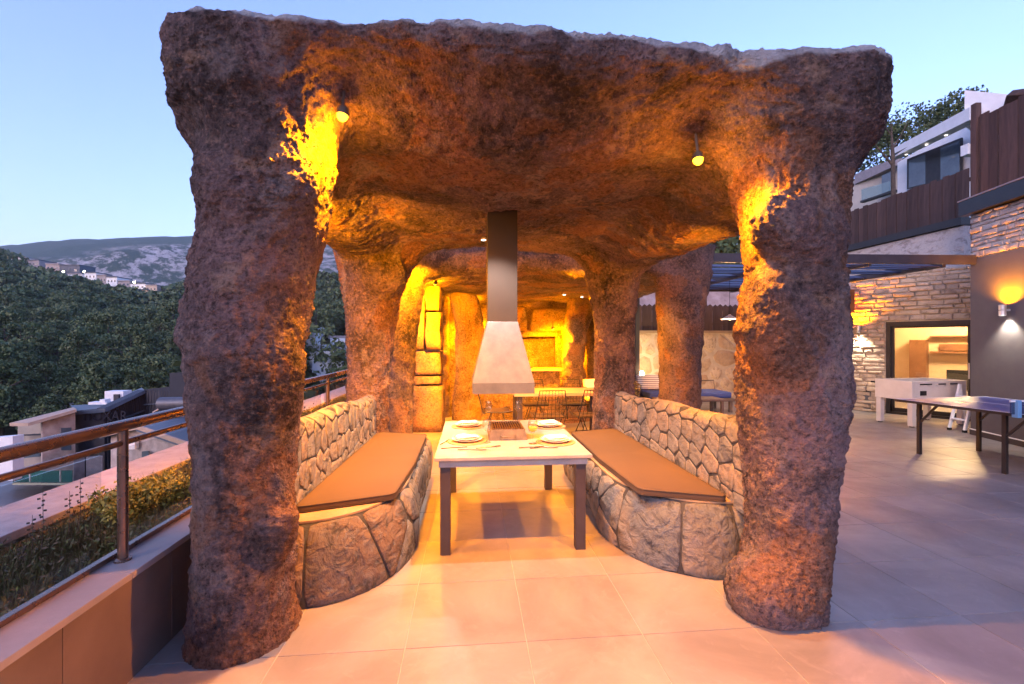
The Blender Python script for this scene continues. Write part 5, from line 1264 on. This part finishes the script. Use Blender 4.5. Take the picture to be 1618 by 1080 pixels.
def terrain_mat():
    t = NT('hillside'); g = t.n('ShaderNodeNewGeometry'); P = g.outputs['Position']
    def mp(s, rot=(0, 0, 0)):
        m = t.n('ShaderNodeMapping'); m.inputs['Scale'].default_value = s; m.inputs['Rotation'].default_value = rot; t.l(P, m.inputs['Vector']); return m.outputs[0]
    sx = t.n('ShaderNodeSeparateXYZ'); t.l(P, sx.inputs[0])
    grass = t.ramp(t.noise(mp((.08, .08, .08)), 1, 8, .65), [(.35, (.025, .04, .018)), (.55, (.05, .06, .03)), (.7, (.14, .12, .085))])
    rz1 = t.n('ShaderNodeMapping'); rz1.inputs['Rotation'].default_value = (0, 0, -.64); t.l(P, rz1.inputs['Vector']); rz2 = t.n('ShaderNodeMapping'); rz2.inputs['Scale'].default_value = (.045, .010, .03); t.l(rz1.outputs[0], rz2.inputs['Vector'])
    scrub = t.ramp(t.noise(rz2.outputs[0], 1, 10, .75), [(.40, (.030, .05, .03)), (.49, (.05, .07, .045)), (.52, (.26, .24, .22)), (.62, (.44, .40, .375))])
    woods = t.ramp(t.noise(mp((.06, .06, .1)), 1, 8, .7), [(.35, (.022, .045, .028)), (.7, (.055, .08, .05))])
    # bare rock lies on the slope right of the wooded ridge
    f = t.noise(mp((.0035, .0035, .002)), 1, 6, .6); mr = t.n('ShaderNodeMapRange')
    s2 = t.math('ADD', t.math('MULTIPLY', sx.outputs[0], .0008), t.math('MULTIPLY', sx.outputs[2], -.001)); v = t.math('ADD', s2, t.math('MULTIPLY', f, .6))
    mr.inputs[1].default_value = -.52; mr.inputs[2].default_value = -.38; t.l(v, mr.inputs[0])
    farc = t.mix(mr.outputs[0], woods, scrub)
    ln = t.n('ShaderNodeVectorMath'); ln.operation = 'LENGTH'; t.l(P, ln.inputs[0]); k = t.n('ShaderNodeMapRange'); k.inputs[1].default_value = 280; k.inputs[2].default_value = 340; t.l(ln.outputs['Value'], k.inputs[0])
    c = t.mix(k.outputs[0], grass, farc)
    return t.fin(c, .95, t.bump(t.noise(mp((.15, .15, .15)), 1, 6, .7), .6, 1.0), 0, .1)
ter = np_mesh('hillside_terrain', np.stack([GX.ravel(), GY.ravel(), GZ.ravel()], 1), Fq, terrain_mat(), None, smooth=True); tag(ter, kind='structure')
def gz(p): return float(terrain_z(np.array([p[0]]), np.array([p[1]]))[0])

# haze
hz = MB().box2((-6200, -6200, -60), (6200, 6200, 420)); hzm = bpy.data.materials.new('haze_air'); hzm.use_nodes = True; t_ = hzm.node_tree; t_.nodes.clear()
# ------------------------------------------------------------------ trees
def pine_mesh(name, seed, n, size, h=8.0, rad=3.2, conical=False):
    rs = np.random.RandomState(seed); cl = []; ncl = 26
    for k in range(ncl):
        zz = rs.uniform(.25, 1.0); rr = (1-(zz-.25)/.8) if conical else math.sqrt(max(0, 1-((zz-.55)/.5)**2))
        a = rs.uniform(0, 2*PI); q = rad*rr*rs.uniform(.35, .95); cl.append((q*math.cos(a), q*math.sin(a), zz*h, rad*rs.uniform(.22, .40)))
    cl = np.array(cl); which = rs.randint(0, ncl, n); d = rs.normal(size=(n, 3)); d /= np.linalg.norm(d, axis=1)[:, None]
    cent = cl[which, :3]+d*(cl[which, 3]*(.55+.5*rs.rand(n)))[:, None]*np.array([1.15, 1.15, .75])
    V, Fq = quads(cent, size, rs, 1.5, .3)
    return V, Fq
def trunk_mb(h, seed, limbs=5):
    rn = random.Random(seed); m = MB(); m.tube([(0, 0, -.5), (.1, .05, h*.3), (-.08, .1, h*.6), (.05, 0, h*.9)], [h*.028, h*.022, h*.014, h*.004], 7)
    for k in range(limbs):
        a = rn.uniform(0, 6.28); z = h*rn.uniform(.3, .7); L = h*rn.uniform(.2, .33); m.tube([(0, 0, z), (L*.5*math.cos(a), L*.5*math.sin(a), z+L*.25), (L*math.cos(a), L*math.sin(a), z+L*.5)], [h*.01, h*.007, h*.002], 5)
    return m
def tree_proto(seed, n, size, h, rad, con, mat):
    root = thing('pine_tree', '', 'tree', (0, 0, 0)); V, Fq = pine_mesh('crown', seed, n, size, h, rad, con); np_mesh('crown', V, Fq, mat, root); trunk_mb(h, seed).build('trunk', M['bark'], root); return root
FLK = ['round crowned dark pine in the dense hillside wood on the left', 'tall rounded dark pine in the dense hillside wood on the left', 'pointed conical dark pine in the hillside wood on the left', 'paler green broad pine in the hillside wood on the left']; FL = 'far small dark pine high on the wooded hillside on the left'; FG = 'pines of the hillside wood'
protos = [tree_proto(1, 4200, .22, 7.5, 3.2, False, M['pine']), tree_proto(2, 4200, .22, 8.5, 3.0, False, M['pine']), tree_proto(3, 4000, .22, 9.0, 2.6, True, M['pine']), tree_proto(4, 4200, .22, 7.0, 3.4, False, M['pine2'])]
far_meshes = []
for s_ in range(3):
    V, Fq = pine_mesh('f', 20+s_, 1300, .46, 8, 3.3, False); o = np_mesh('pine_tree', V, Fq, M['pine'] if s_ < 2 else M['pine2']); far_meshes.append(o)
rs = np.random.RandomState(12); cand = []
for D in np.arange(46, 236, 4.4):
    r = -D*1.32
    while r < -D*.02:
        rr, dd = r+rs.uniform(-1.7, 1.7), D+rs.uniform(-1.8, 1.8); px = 809+720*rr/dd; r += 4.6
        z = 0; cand.append((dd, px, rr))
cand.sort(); used = {0: 0}; cntI = 0; bulk = []; firstp = [True]*4; firstf = [True]*3
def blocked(px, dd, rr):
    p = cw(rr, dd); zz = gz(p); y = 541-(zz-1.5)/dd*720
    # the track climbing through the wood, the ground of the white villas
    if abs(y-(660-(px-60)*.5)) < 9 and 55 < px < 150 and dd < 75: return True
    if 465 < px < 620 and dd < 105: return True
    if dd < 60 and px > 330: return rs.rand() < .4
    if 0 < px < 260 and dd > 188: return rs.rand() < .85
    return False
for dd, px, rr in cand:
    if blocked(px, dd, rr): continue
    p = cw(rr, dd); p.z = gz(p)-.3; sc = rs.uniform(.7, 1.25); vis = -60 < px < 300 or 480 < px < 560
    if not vis and dd > 120: 
        if rs.rand() < .5: continue
    if vis and cntI < 110 and dd < 110:
        k = rs.choice(4, p=[.34, .3, .16, .2]); o = protos[k] if firstp[k] else dup(protos[k], p)
        firstp[k] = False; o.location = p; o.rotation_euler.z = rs.uniform(0, 6.28); o.scale = (sc, sc, sc*rs.uniform(.9, 1.15)); o['label'] = FLK[k]; o['group'] = FG; cntI += 1
    elif vis and cntI < 290:
        k = rs.choice(3); src = far_meshes[k]
        o = src if firstf[k] else src.copy()
        if not firstf[k]: COL.objects.link(o)
        firstf[k] = False; o.location = p; o.rotation_euler.z = rs.uniform(0, 6.28); o.scale = (sc, sc, sc); tag(o, FL, 'tree', FG); cntI += 1
    else: bulk.append((p, sc, rs.uniform(0, 6.28), rs.choice(3)))
for k in range(4):
    if firstp[k]: bpy.data.objects.remove(protos[k])
Vs, Fs, off = [], [], 0; base = []
for s_ in range(3):
    V, Fq = pine_mesh('f', 40+s_, 260, 1.0, 8, 3.3, False); base.append((V, Fq))
for (p, sc, a, k) in bulk:
    V, Fq = base[k]; c, s = math.cos(a)*sc, math.sin(a)*sc; W = np.stack([V[:, 0]*c-V[:, 1]*s, V[:, 0]*s+V[:, 1]*c, V[:, 2]*sc], 1)+np.array(p); Vs.append(W); Fs.append(Fq+off); off += len(V)
print('trees', cntI, 'bulk', len(bulk))
wood = np_mesh('hillside_wood', np.concatenate(Vs), np.concatenate(Fs), M['pine']); tag(wood, 'far dark pine wood covering the upper hillside', 'wood', kind='stuff')
# trees behind the upper houses and on the bank
def placed_tree(px, py_top, d, h, k, label, mat, n=1500, size=.34, con=False, rad=None):
    top = atd(px, py_top, d); root = thing('broadleaf_tree', label, 'tree', (top.x, top.y, top.z-h)); V, Fq = pine_mesh('crown', k, n, size, h, rad or h*.42, con); np_mesh('crown', V, Fq, mat, root); trunk_mb(h, k, 7).build('trunk', M['bark'], root); return root
placed_tree(1497, 160, 36, 8, 51, 'tree top against the sky beside the white upper storey', M['pine'], 7000, .15)
placed_tree(1452, 182, 38, 8, 52, 'tree with thin bare branches in the middle of the tree group above the white house', M['pine'], 5000, .15)
placed_tree(1405, 200, 36, 7, 53, 'dark bushy tree at the left of the group, next to the right pillar', M['pine'], 5000, .15)
placed_tree(1135, 300, 22, 6, 54, 'green tree on the bank seen under the arch left of the right pillar', M['pine2'], 4200, .16, rad=3.4)
placed_tree(1060, 330, 24, 5, 55, 'green tree on the bank half hidden behind the rear pavilion roof', M['pine2'], 2600, .2, rad=2.8)
placed_tree(1200, 310, 23, 6, 56, 'green tree on the bank hidden mostly by the right front pillar', M['pine2'], 2600, .2, rad=2.8)
bt = thing('bare_tree', 'thin bare leaning tree trunk between pillar and beige house', 'tree', atd(1400, 330, 18))
o8 = bt.location.copy(); q_ = lambda px, py: atd(px, py, 18)-o8
MB().tube([q_(1412, 345), q_(1411, 250), q_(1408, 195)], [.09, .07, .02], 7).build('trunk', M['bark'], bt)
m = MB(); m.tube([q_(1411, 262), q_(1392, 240), q_(1376, 222)], [.05, .03, .01], 6); m.tube([q_(1410, 235), q_(1425, 212), q_(1436, 190)], [.04, .02, .008], 6); m.tube([q_(1409, 215), q_(1398, 200), q_(1390, 196)], [.03, .015, .006], 6); m.build('branch', M['bark'], bt)

# ------------------------------------------------------------------ houses down the slope on the left
M['clad_dark'] = noisy('black_vertical_cladding', (.022, .022, .030), (.035, .035, .045), 3, .5, .1)
M['roof_blue'] = noisy('dark_standing_seam_roof', (.05, .065, .09), (.08, .10, .13), 3, .45, .1)
M['pink_stone'] = noisy('mottled_pink_stone', (.30, .22, .19), (.52, .43, .38), 3.5, .85, .5, .01, 20)
M['eave'] = noisy('beige_eave_board', (.40, .28, .20), (.48, .34, .25), 3, .7, .1)
def house(label, ref): return thing('hillside_house', label, 'house', ref)
# dark clad house with faint lettering
hA = house('black clad modern house with faint lettering below the railing', atd(175, 760, 17)); oA = hA.location.copy()
def W(px, py, d): return atd(px, py, d)-oA
m = MB()
def wallq(m, x0, y0t, d0, x1, y1t, d1, yb=900, th=.3): m.slab([W(x0, yb, d0), W(x1, yb, d1), W(x1, y1t, d1), W(x0, y0t, d0)], th)
wallq(m, 118, 650, 16, 165, 646, 16); m.build('wall', M['clad_dark'], hA)
m = MB(); wallq(m, 165, 646, 16, 228, 617, 17.5); m.build('wall', M['clad_dark'], hA)
m = MB(); wallq(m, 228, 616, 17.5, 320, 606, 15.5); m.build('wall', M['clad_dark'], hA)
m = MB(); wallq(m, 268, 590, 16.2, 330, 586, 15.6, 640); m.build('stair_tower', M['clad_dark'], hA)
m = MB(); m.slab([W(118, 651, 15.9), W(166, 646.5, 15.9), W(170, 638, 21), W(112, 641, 21)], .12); m.build('roof', M['roof_blue'], hA)
m = MB(); m.slab([W(165, 647, 15.9), W(228.5, 617, 17.4), W(224, 613, 22), W(168, 636, 21)], .12); m.build('roof', M['roof_blue'], hA)
for k in range(20):
    px = 171+3.0*k; d = 16+(px-165)/63*1.5-.02; yt = 646-(px-165)*.46; m = MB(); m.beam(W(px, yt+1.5, d-.02), W(px, 760, d-.02), .03, .04); m.build('cladding_batten', M['clad_dark'], hA)
for k in range(12):
    px = 233+4.6*k; d = 17.5-(px-228)/92*2; m = MB(); m.beam(W(px, 618, d-.03), W(px, 760, d-.03), .03, .04); m.build('cladding_batten', M['clad_dark'], hA)
m = MB(); m.beam(W(166, 674, 15.95), W(228, 649, 17.45), .05, .06); m.beam(W(228, 640, 17.4), W(320, 633, 15.4), .05, .05); m.build('flashing', M['roof_blue'], hA)
fc = bpy.data.curves.new('house_lettering', 'FONT'); fc.body = "YIOXAR"; fc.size = .62; fc.extrude = .012
fo = bpy.data.objects.new('tmp', fc); COL.objects.link(fo); dg = bpy.context.evaluated_depsgraph_get(); me = bpy.data.meshes.new_from_object(fo.evaluated_get(dg)); bpy.data.objects.remove(fo)
o = bpy.data.objects.new('lettering', me); me.materials.clear(); me.materials.append(noisy('faint_grey_letters', (.025, .025, .033), (.029, .029, .038), 3, .9, 0, spec=.05)); COL.objects.link(o); o.parent = hA; o.location = W(128, 665, 15.95); o.rotation_euler = (PI/2, 0, -TH); o.scale = (.72, .8, 1)
m = MB(); m.box(W(187, 629, 20), (.75, .5, .62)); m.build('roof_unit', M['white_paint'], hA); MB().box(W(184.5, 629, 19.7), (.2, .1, .3)).build('fan_grille', M['clad_dark'], hA)
m = MB(); m.box(W(160, 637, 19), (.7, .4, .1)); m.box(W(166, 634, 19), (.2, .3, .15)); m.build('roof_vent', M['white_paint'], hA)
tk = thing('water_tank', 'grey cylindrical solar water tank on the dark roof beside the pillar', 'tank', atd(285, 638, 14.5)); MB().tube([(-.6, 0, 0), (.6, -.1, .02)], [.2, .2], 14).build('tank', M['hood'], tk, smooth=2)
m = MB(); m.beam((-.7, -.2, -.25), (-.4, 0, .0), .03, .03); m.beam((.3, -.2, -.4), (.4, 0, 0), .03, .03); m.build('stand', M['lamp_body'], tk)
# pink stone house at the left with sloping eave
hB = house('pink stone house wing with a beige sloping eave and a pool terrace', atd(60, 780, 14.5)); oA = hB.location.copy()
m = MB(); m.slab([W(67, 900, 15), W(119, 900, 15.6), W(119, 653, 15.6), W(67, 668, 15)], .5); m.build('wall', M['pink_stone'], hB)
m = MB(); m.slab([W(15, 669, 14.6), W(44, 669, 14.4), W(121, 647, 15.3), W(116, 644, 19)], .10); m.build('eave', M['eave'], hB)
m = MB(); m.slab([W(28, 900, 16.5), W(67, 900, 16), W(67, 665, 16), (W(28, 671, 16.5))], .3); m.build('recess_wall', noisy('tan_panel', (.30, .25, .20), (.36, .30, .24), 3, .7, .1), hB)
m = MB(); m.slab([W(97, 712, 15.2), W(113, 712, 15.4), W(113, 676, 15.4), W(97, 677, 15.2)], .05); m.build('window', M['win_dark'], hB)
m = MB(); m.slab([W(22, 726, 15.6), W(63, 722, 15.5), W(63, 712, 15.5), W(22, 716, 15.6)], .05); m.build('window', M['win_dark'], hB)
m = MB(); m.slab([W(28, 690, 16.0), W(67, 688, 15.7), W(67, 686, 15.7), W(28, 688, 16.0)], .1); m.build('ledge', M['clad_dark'], hB)
m = MB(); m.slab([W(-40, 760, 13), W(20, 760, 13), W(20, 690, 13), W(-40, 695, 13)], .3); m.build('white_wall', M['white_paint'], hB)
tr = MB(); tr.slab([W(-80, 800, 12.2), W(150, 800, 13), W(120, 752, 17), W(-60, 752, 17)], .4); tr.build('terrace', M['cap'], hB)
pool = MB(); pool.slab([W(20, 764, 13.3), W(116, 764, 13.6), W(114, 758, 15), W(22, 757, 15)], .05); pool.build('pool_water', noisy('green_pool_water', (.02, .10, .10), (.03, .14, .13), 3, .05, .1, .01, 20), hB)
gp = MB(); gp.slab([W(20, 763, 13.2), W(114, 763, 13.5), W(114, 744, 13.5), W(20, 745, 13.2)], .02); gp.build('glass_fence', glassy('green_glass_fence', (.35, .62, .6), 1.0, .35, (.05, .19, .18)), hB)
for a, b in ((22, 44), (46, 92), (94, 113)):
    g_ = MB(); g_.slab([W(a, 762, 13.18), W(a+1.2, 762, 13.18), W(a+1.2, 744, 13.18), W(a, 744, 13.18)], .03); g_.build('glass_post', M['lamp_body'], hB)
wd = thing('screen_panels', 'grey weathered screen panels at the foot of the black house', 'screen', atd(140, 770, 14)); oA = wd.location.copy()
for a, b, yt in ((117, 134, 724), (136, 162, 721)):
    m = MB(); m.slab([W(a, 800, 14), W(b, 800, 14.2), W(b, yt, 14.2), W(a, yt+2, 14)], .05); m.build('panel', noisy('grey_screen', (.16, .15, .17), (.24, .23, .26), 6, .8, .3, .005, 30), wd)
# gable stone house
hC = house('pink stone gabled house with a dark seamed roof just beyond the planter', atd(235, 740, 11)); oA = hC.location.copy()
m = MB(); m.add([W(175, 880, 12.2), W(340, 880, 10.4), W(320, 712, 10.6), W(283, 702, 11), W(219, 675, 11.6), W(175, 688, 12.2)] + [W(175, 880, 12.2)+Vector((0, .4, 0)), W(340, 880, 10.4)+Vector((0, .4, 0)), W(320, 712, 10.6)+Vector((0, .4, 0)), W(283, 702, 11)+Vector((0, .4, 0)), W(219, 675, 11.6)+Vector((0, .4, 0)), W(175, 688, 12.2)+Vector((0, .4, 0))], [(0,1,2,3,4,5), (11,10,9,8,7,6)]+[(k, (k+1) % 6, 6+(k+1) % 6, 6+k) for k in range(6)]); m.build('wall', M['pink_stone'], hC)
m = MB(); m.slab([W(216, 676, 11.4), W(330, 716, 10.4), W(330, 655, 15), W(250, 655, 16)], .08); m.build('roof', M['roof_blue'], hC)
m = MB(); m.slab([W(155, 690, 12.3), W(219, 674, 11.4), W(240, 660, 15), W(165, 672, 15)], .08); m.build('roof', M['roof_blue'], hC)
m = MB(); m.beam(W(153, 690, 12.1), W(218, 675.5, 11.35), .06, .10); m.beam(W(218, 675.5, 11.35), W(330, 714.5, 10.3), .06, .10); m.build('gable_board', M['eave'], hC)
m = MB(); m.slab([W(224, 726, 11.4), W(235, 724, 11.3), W(235, 713, 11.3), W(224, 714, 11.4)], .03); m.build('window', M['win_dark'], hC)
MB().box(W(211, 703, 11.55), (.17, .16, .22)).build('air_conditioner', M['white_paint'], hC, bevel=.01)

# white villas seen between the left pillars
hv = thing('white_villa', 'stepped white villa with blue parasol seen between the left pillars', 'villa', atd(510, 600, 78)); oA = hv.location.copy()
def blk(name, x0, x1, yt, yb, d, dep=5, mat=None):
    a, b = W(x0, yb, d), W(x1, yt, d); return MB().box(((a+b)/2)+Vector((0, dep/2, 0)), (abs(b.x-a.x), dep, abs(b.z-a.z))).build(name, mat or M['white_paint'], hv)
blk('tower', 478, 498, 517, 560, 80); blk('upper_block', 484, 508, 545, 575, 79); blk('middle_block', 490, 530, 556, 585, 77); blk('lower_block', 494, 540, 572, 600, 75); blk('side_block', 522, 552, 535, 570, 84); blk('base_block', 496, 542, 596, 612, 73)
blk('roof', 519, 552, 531, 536, 84, 6, M['cap']); blk('blue_awning', 521, 533, 551, 556, 82, 2, blue)
for x0, x1, yt, yb, d in ((491, 494, 536, 542, 79.9), (498, 501, 562, 568, 76.9), (506, 509, 562, 570, 76.9), (514.5, 517, 563, 571, 76.9), (508, 511, 582, 588, 74.9), (515, 518, 583, 588, 74.9), (530, 536, 543, 550, 83.9), (540, 545, 543, 550, 83.9)):
    a, b = W(x0, yb, d), W(x1, yt, d); MB().box((a+b)/2, (abs(b.x-a.x), .2, abs(b.z-a.z))).build('window', M['win_dark'], hv)
for k, (px, py, h_, d) in enumerate(((508, 520, 9, 77), (534, 585, 5, 72), (487, 585, 5, 70), (512, 608, 4, 66), (545, 540, 8, 74), (500, 480, 9, 100))):
    placed_tree(px, py, d, h_, 70+k, ['round green tree standing between the white villa blocks', 'light green tree right of the villa foot', 'light green tree left of the villa foot', 'low green bush below the villa', 'tall thin tree in front of the right villa block', 'grey green tree above the villa'][k], M['pine2'], 900, .4)

# row of houses along the ridge, with a few lit lamps
for k, (x0, x1, y0, y1, c, lab) in enumerate(((18, 42, 408, 418, 'w', 'pale long roofed house at the left end of the ridge row'), (44, 62, 412, 421, 'g', 'grey house right of the first ridge house'), (72, 94, 418, 427, 'p', 'flat beige house in the ridge row'), (94, 126, 420, 434, 'b', 'blue grey roofed house in the ridge row beside a bright lamp'), (107, 130, 434, 441, 'w', 'white lower house under the blue grey roof'), (133, 152, 432, 441, 'w', 'white boxy house right of the second lamp'), (153, 168, 436, 448, 'g', 'grey narrow house on the ridge'), (168, 185, 439, 448, 'w', 'bright white cube house on the ridge'), (186, 206, 445, 452, 'g', 'low grey house right of the white cube'), (206, 230, 449, 456, 'w', 'pale low house near the right end of the ridge'), (230, 248, 452, 460, 'p', 'pinkish house at the right end of the ridge'), (208, 232, 459, 468, 'r', 'brick coloured unfinished house below the ridge row'))):
    d = 216-k*1.5; a, b = atd(x0, y1+6, d), atd(x1, y0, d); mt = {'w': M['white_paint'], 'g': M['cap'], 'p': M['pink_stone'], 'b': M['roof_blue'], 'r': M['eave']}[c]
    t = thing('ridge_house', lab, 'house', ((a.x+b.x)/2, (a.y+b.y)/2, a.z), -TH); w_ = abs(x1-x0)/720*d; h_ = b.z-a.z
    MB().box((0, 4, h_/2), (w_, 8, h_)).build('wall', mt, t); MB().box((0, 4, h_+.2), (w_*1.04, 8.6, .4)).build('roof', M['roof_blue'] if k % 2 else M['cap'], t)
    for q in range(3): MB().box((-w_*.3+w_*.3*q, -.02, h_*.62), (w_*.12, .1, h_*.2)).build('window', M['win_dark'], t)
for k, (px, py) in enumerate(((100, 430), (133, 429.5), (212, 446.5), (229, 471.5))):
    t = thing('street_light', ['bright white star-like lamp at the left of the ridge houses', 'yellow lamp next to the white boxy ridge house', 'small warm lamp in the middle of the ridge row', 'small warm lamp below the unfinished house'][k], 'lamp', atd(px, py, 196))
    MB().lathe([(0, -.3), (.25, -.2), (.34, 0), (.25, .2), (0, .3)], 12).build('globe', emis('far_lamp', (1, .75, .4), 26), t, smooth=True); MB().tube([(0, 0, -5), (0, 0, -.5)], .12, 6).build('pole', M['lamp_body'], t)
# track
pts = [(60, 676, 50), (95, 656, 54), (130, 628, 60), (150, 610, 66)]
m = MB(); L_ = []; 
for i in range(13):
    t_ = i/12*3; k = min(2, int(t_)); f = t_-k; px = pts[k][0]*(1-f)+pts[k+1][0]*f; py = pts[k][1]*(1-f)+pts[k+1][1]*f; d = pts[k][2]*(1-f)+pts[k+1][2]*f
    p = atd(px, py, d); L_.append(p)
vs = []
for i, p in enumerate(L_):
    tdir = (L_[min(i+1, 12)]-L_[max(i-1, 0)]); tdir.z = 0; tdir.normalize(); s = Vector((tdir.y, -tdir.x, 0))*1.6; vs += [p+s+Vector((0, 0, -.25)), p-s+Vector((0, 0, .25)), p+s*1.6+Vector((0, 0, -2.5)), p-s*1.2+Vector((0, 0, -2.0))]
fs = [(4*i, 4*i+4, 4*i+5, 4*i+1) for i in range(12)]+[(4*i+2, 4*i+6, 4*i+4, 4*i) for i in range(12)]
m.add(vs, fs); tag(m.build('dirt_track', noisy('pale_track', (.34, .31, .33), (.44, .40, .42), .6, .9, .2)), kind='structure')
# air between here and the mountain
n_ = t_ = None
t_ = hzm.node_tree; oo = t_.nodes.new('ShaderNodeOutputMaterial'); pv = t_.nodes.new('ShaderNodeVolumePrincipled'); pv.inputs['Density'].default_value = .00019; pv.inputs['Color'].default_value = (.75, .86, 1, 1); pv.inputs['Anisotropy'].default_value = .2
t_.links.new(pv.outputs[0], oo.inputs['Volume'])
USE_HAZE = True
if USE_HAZE:
    o = hz.build('haze', hzm); tag(o, 'thin bluish evening haze over the valley', 'haze', kind='stuff')
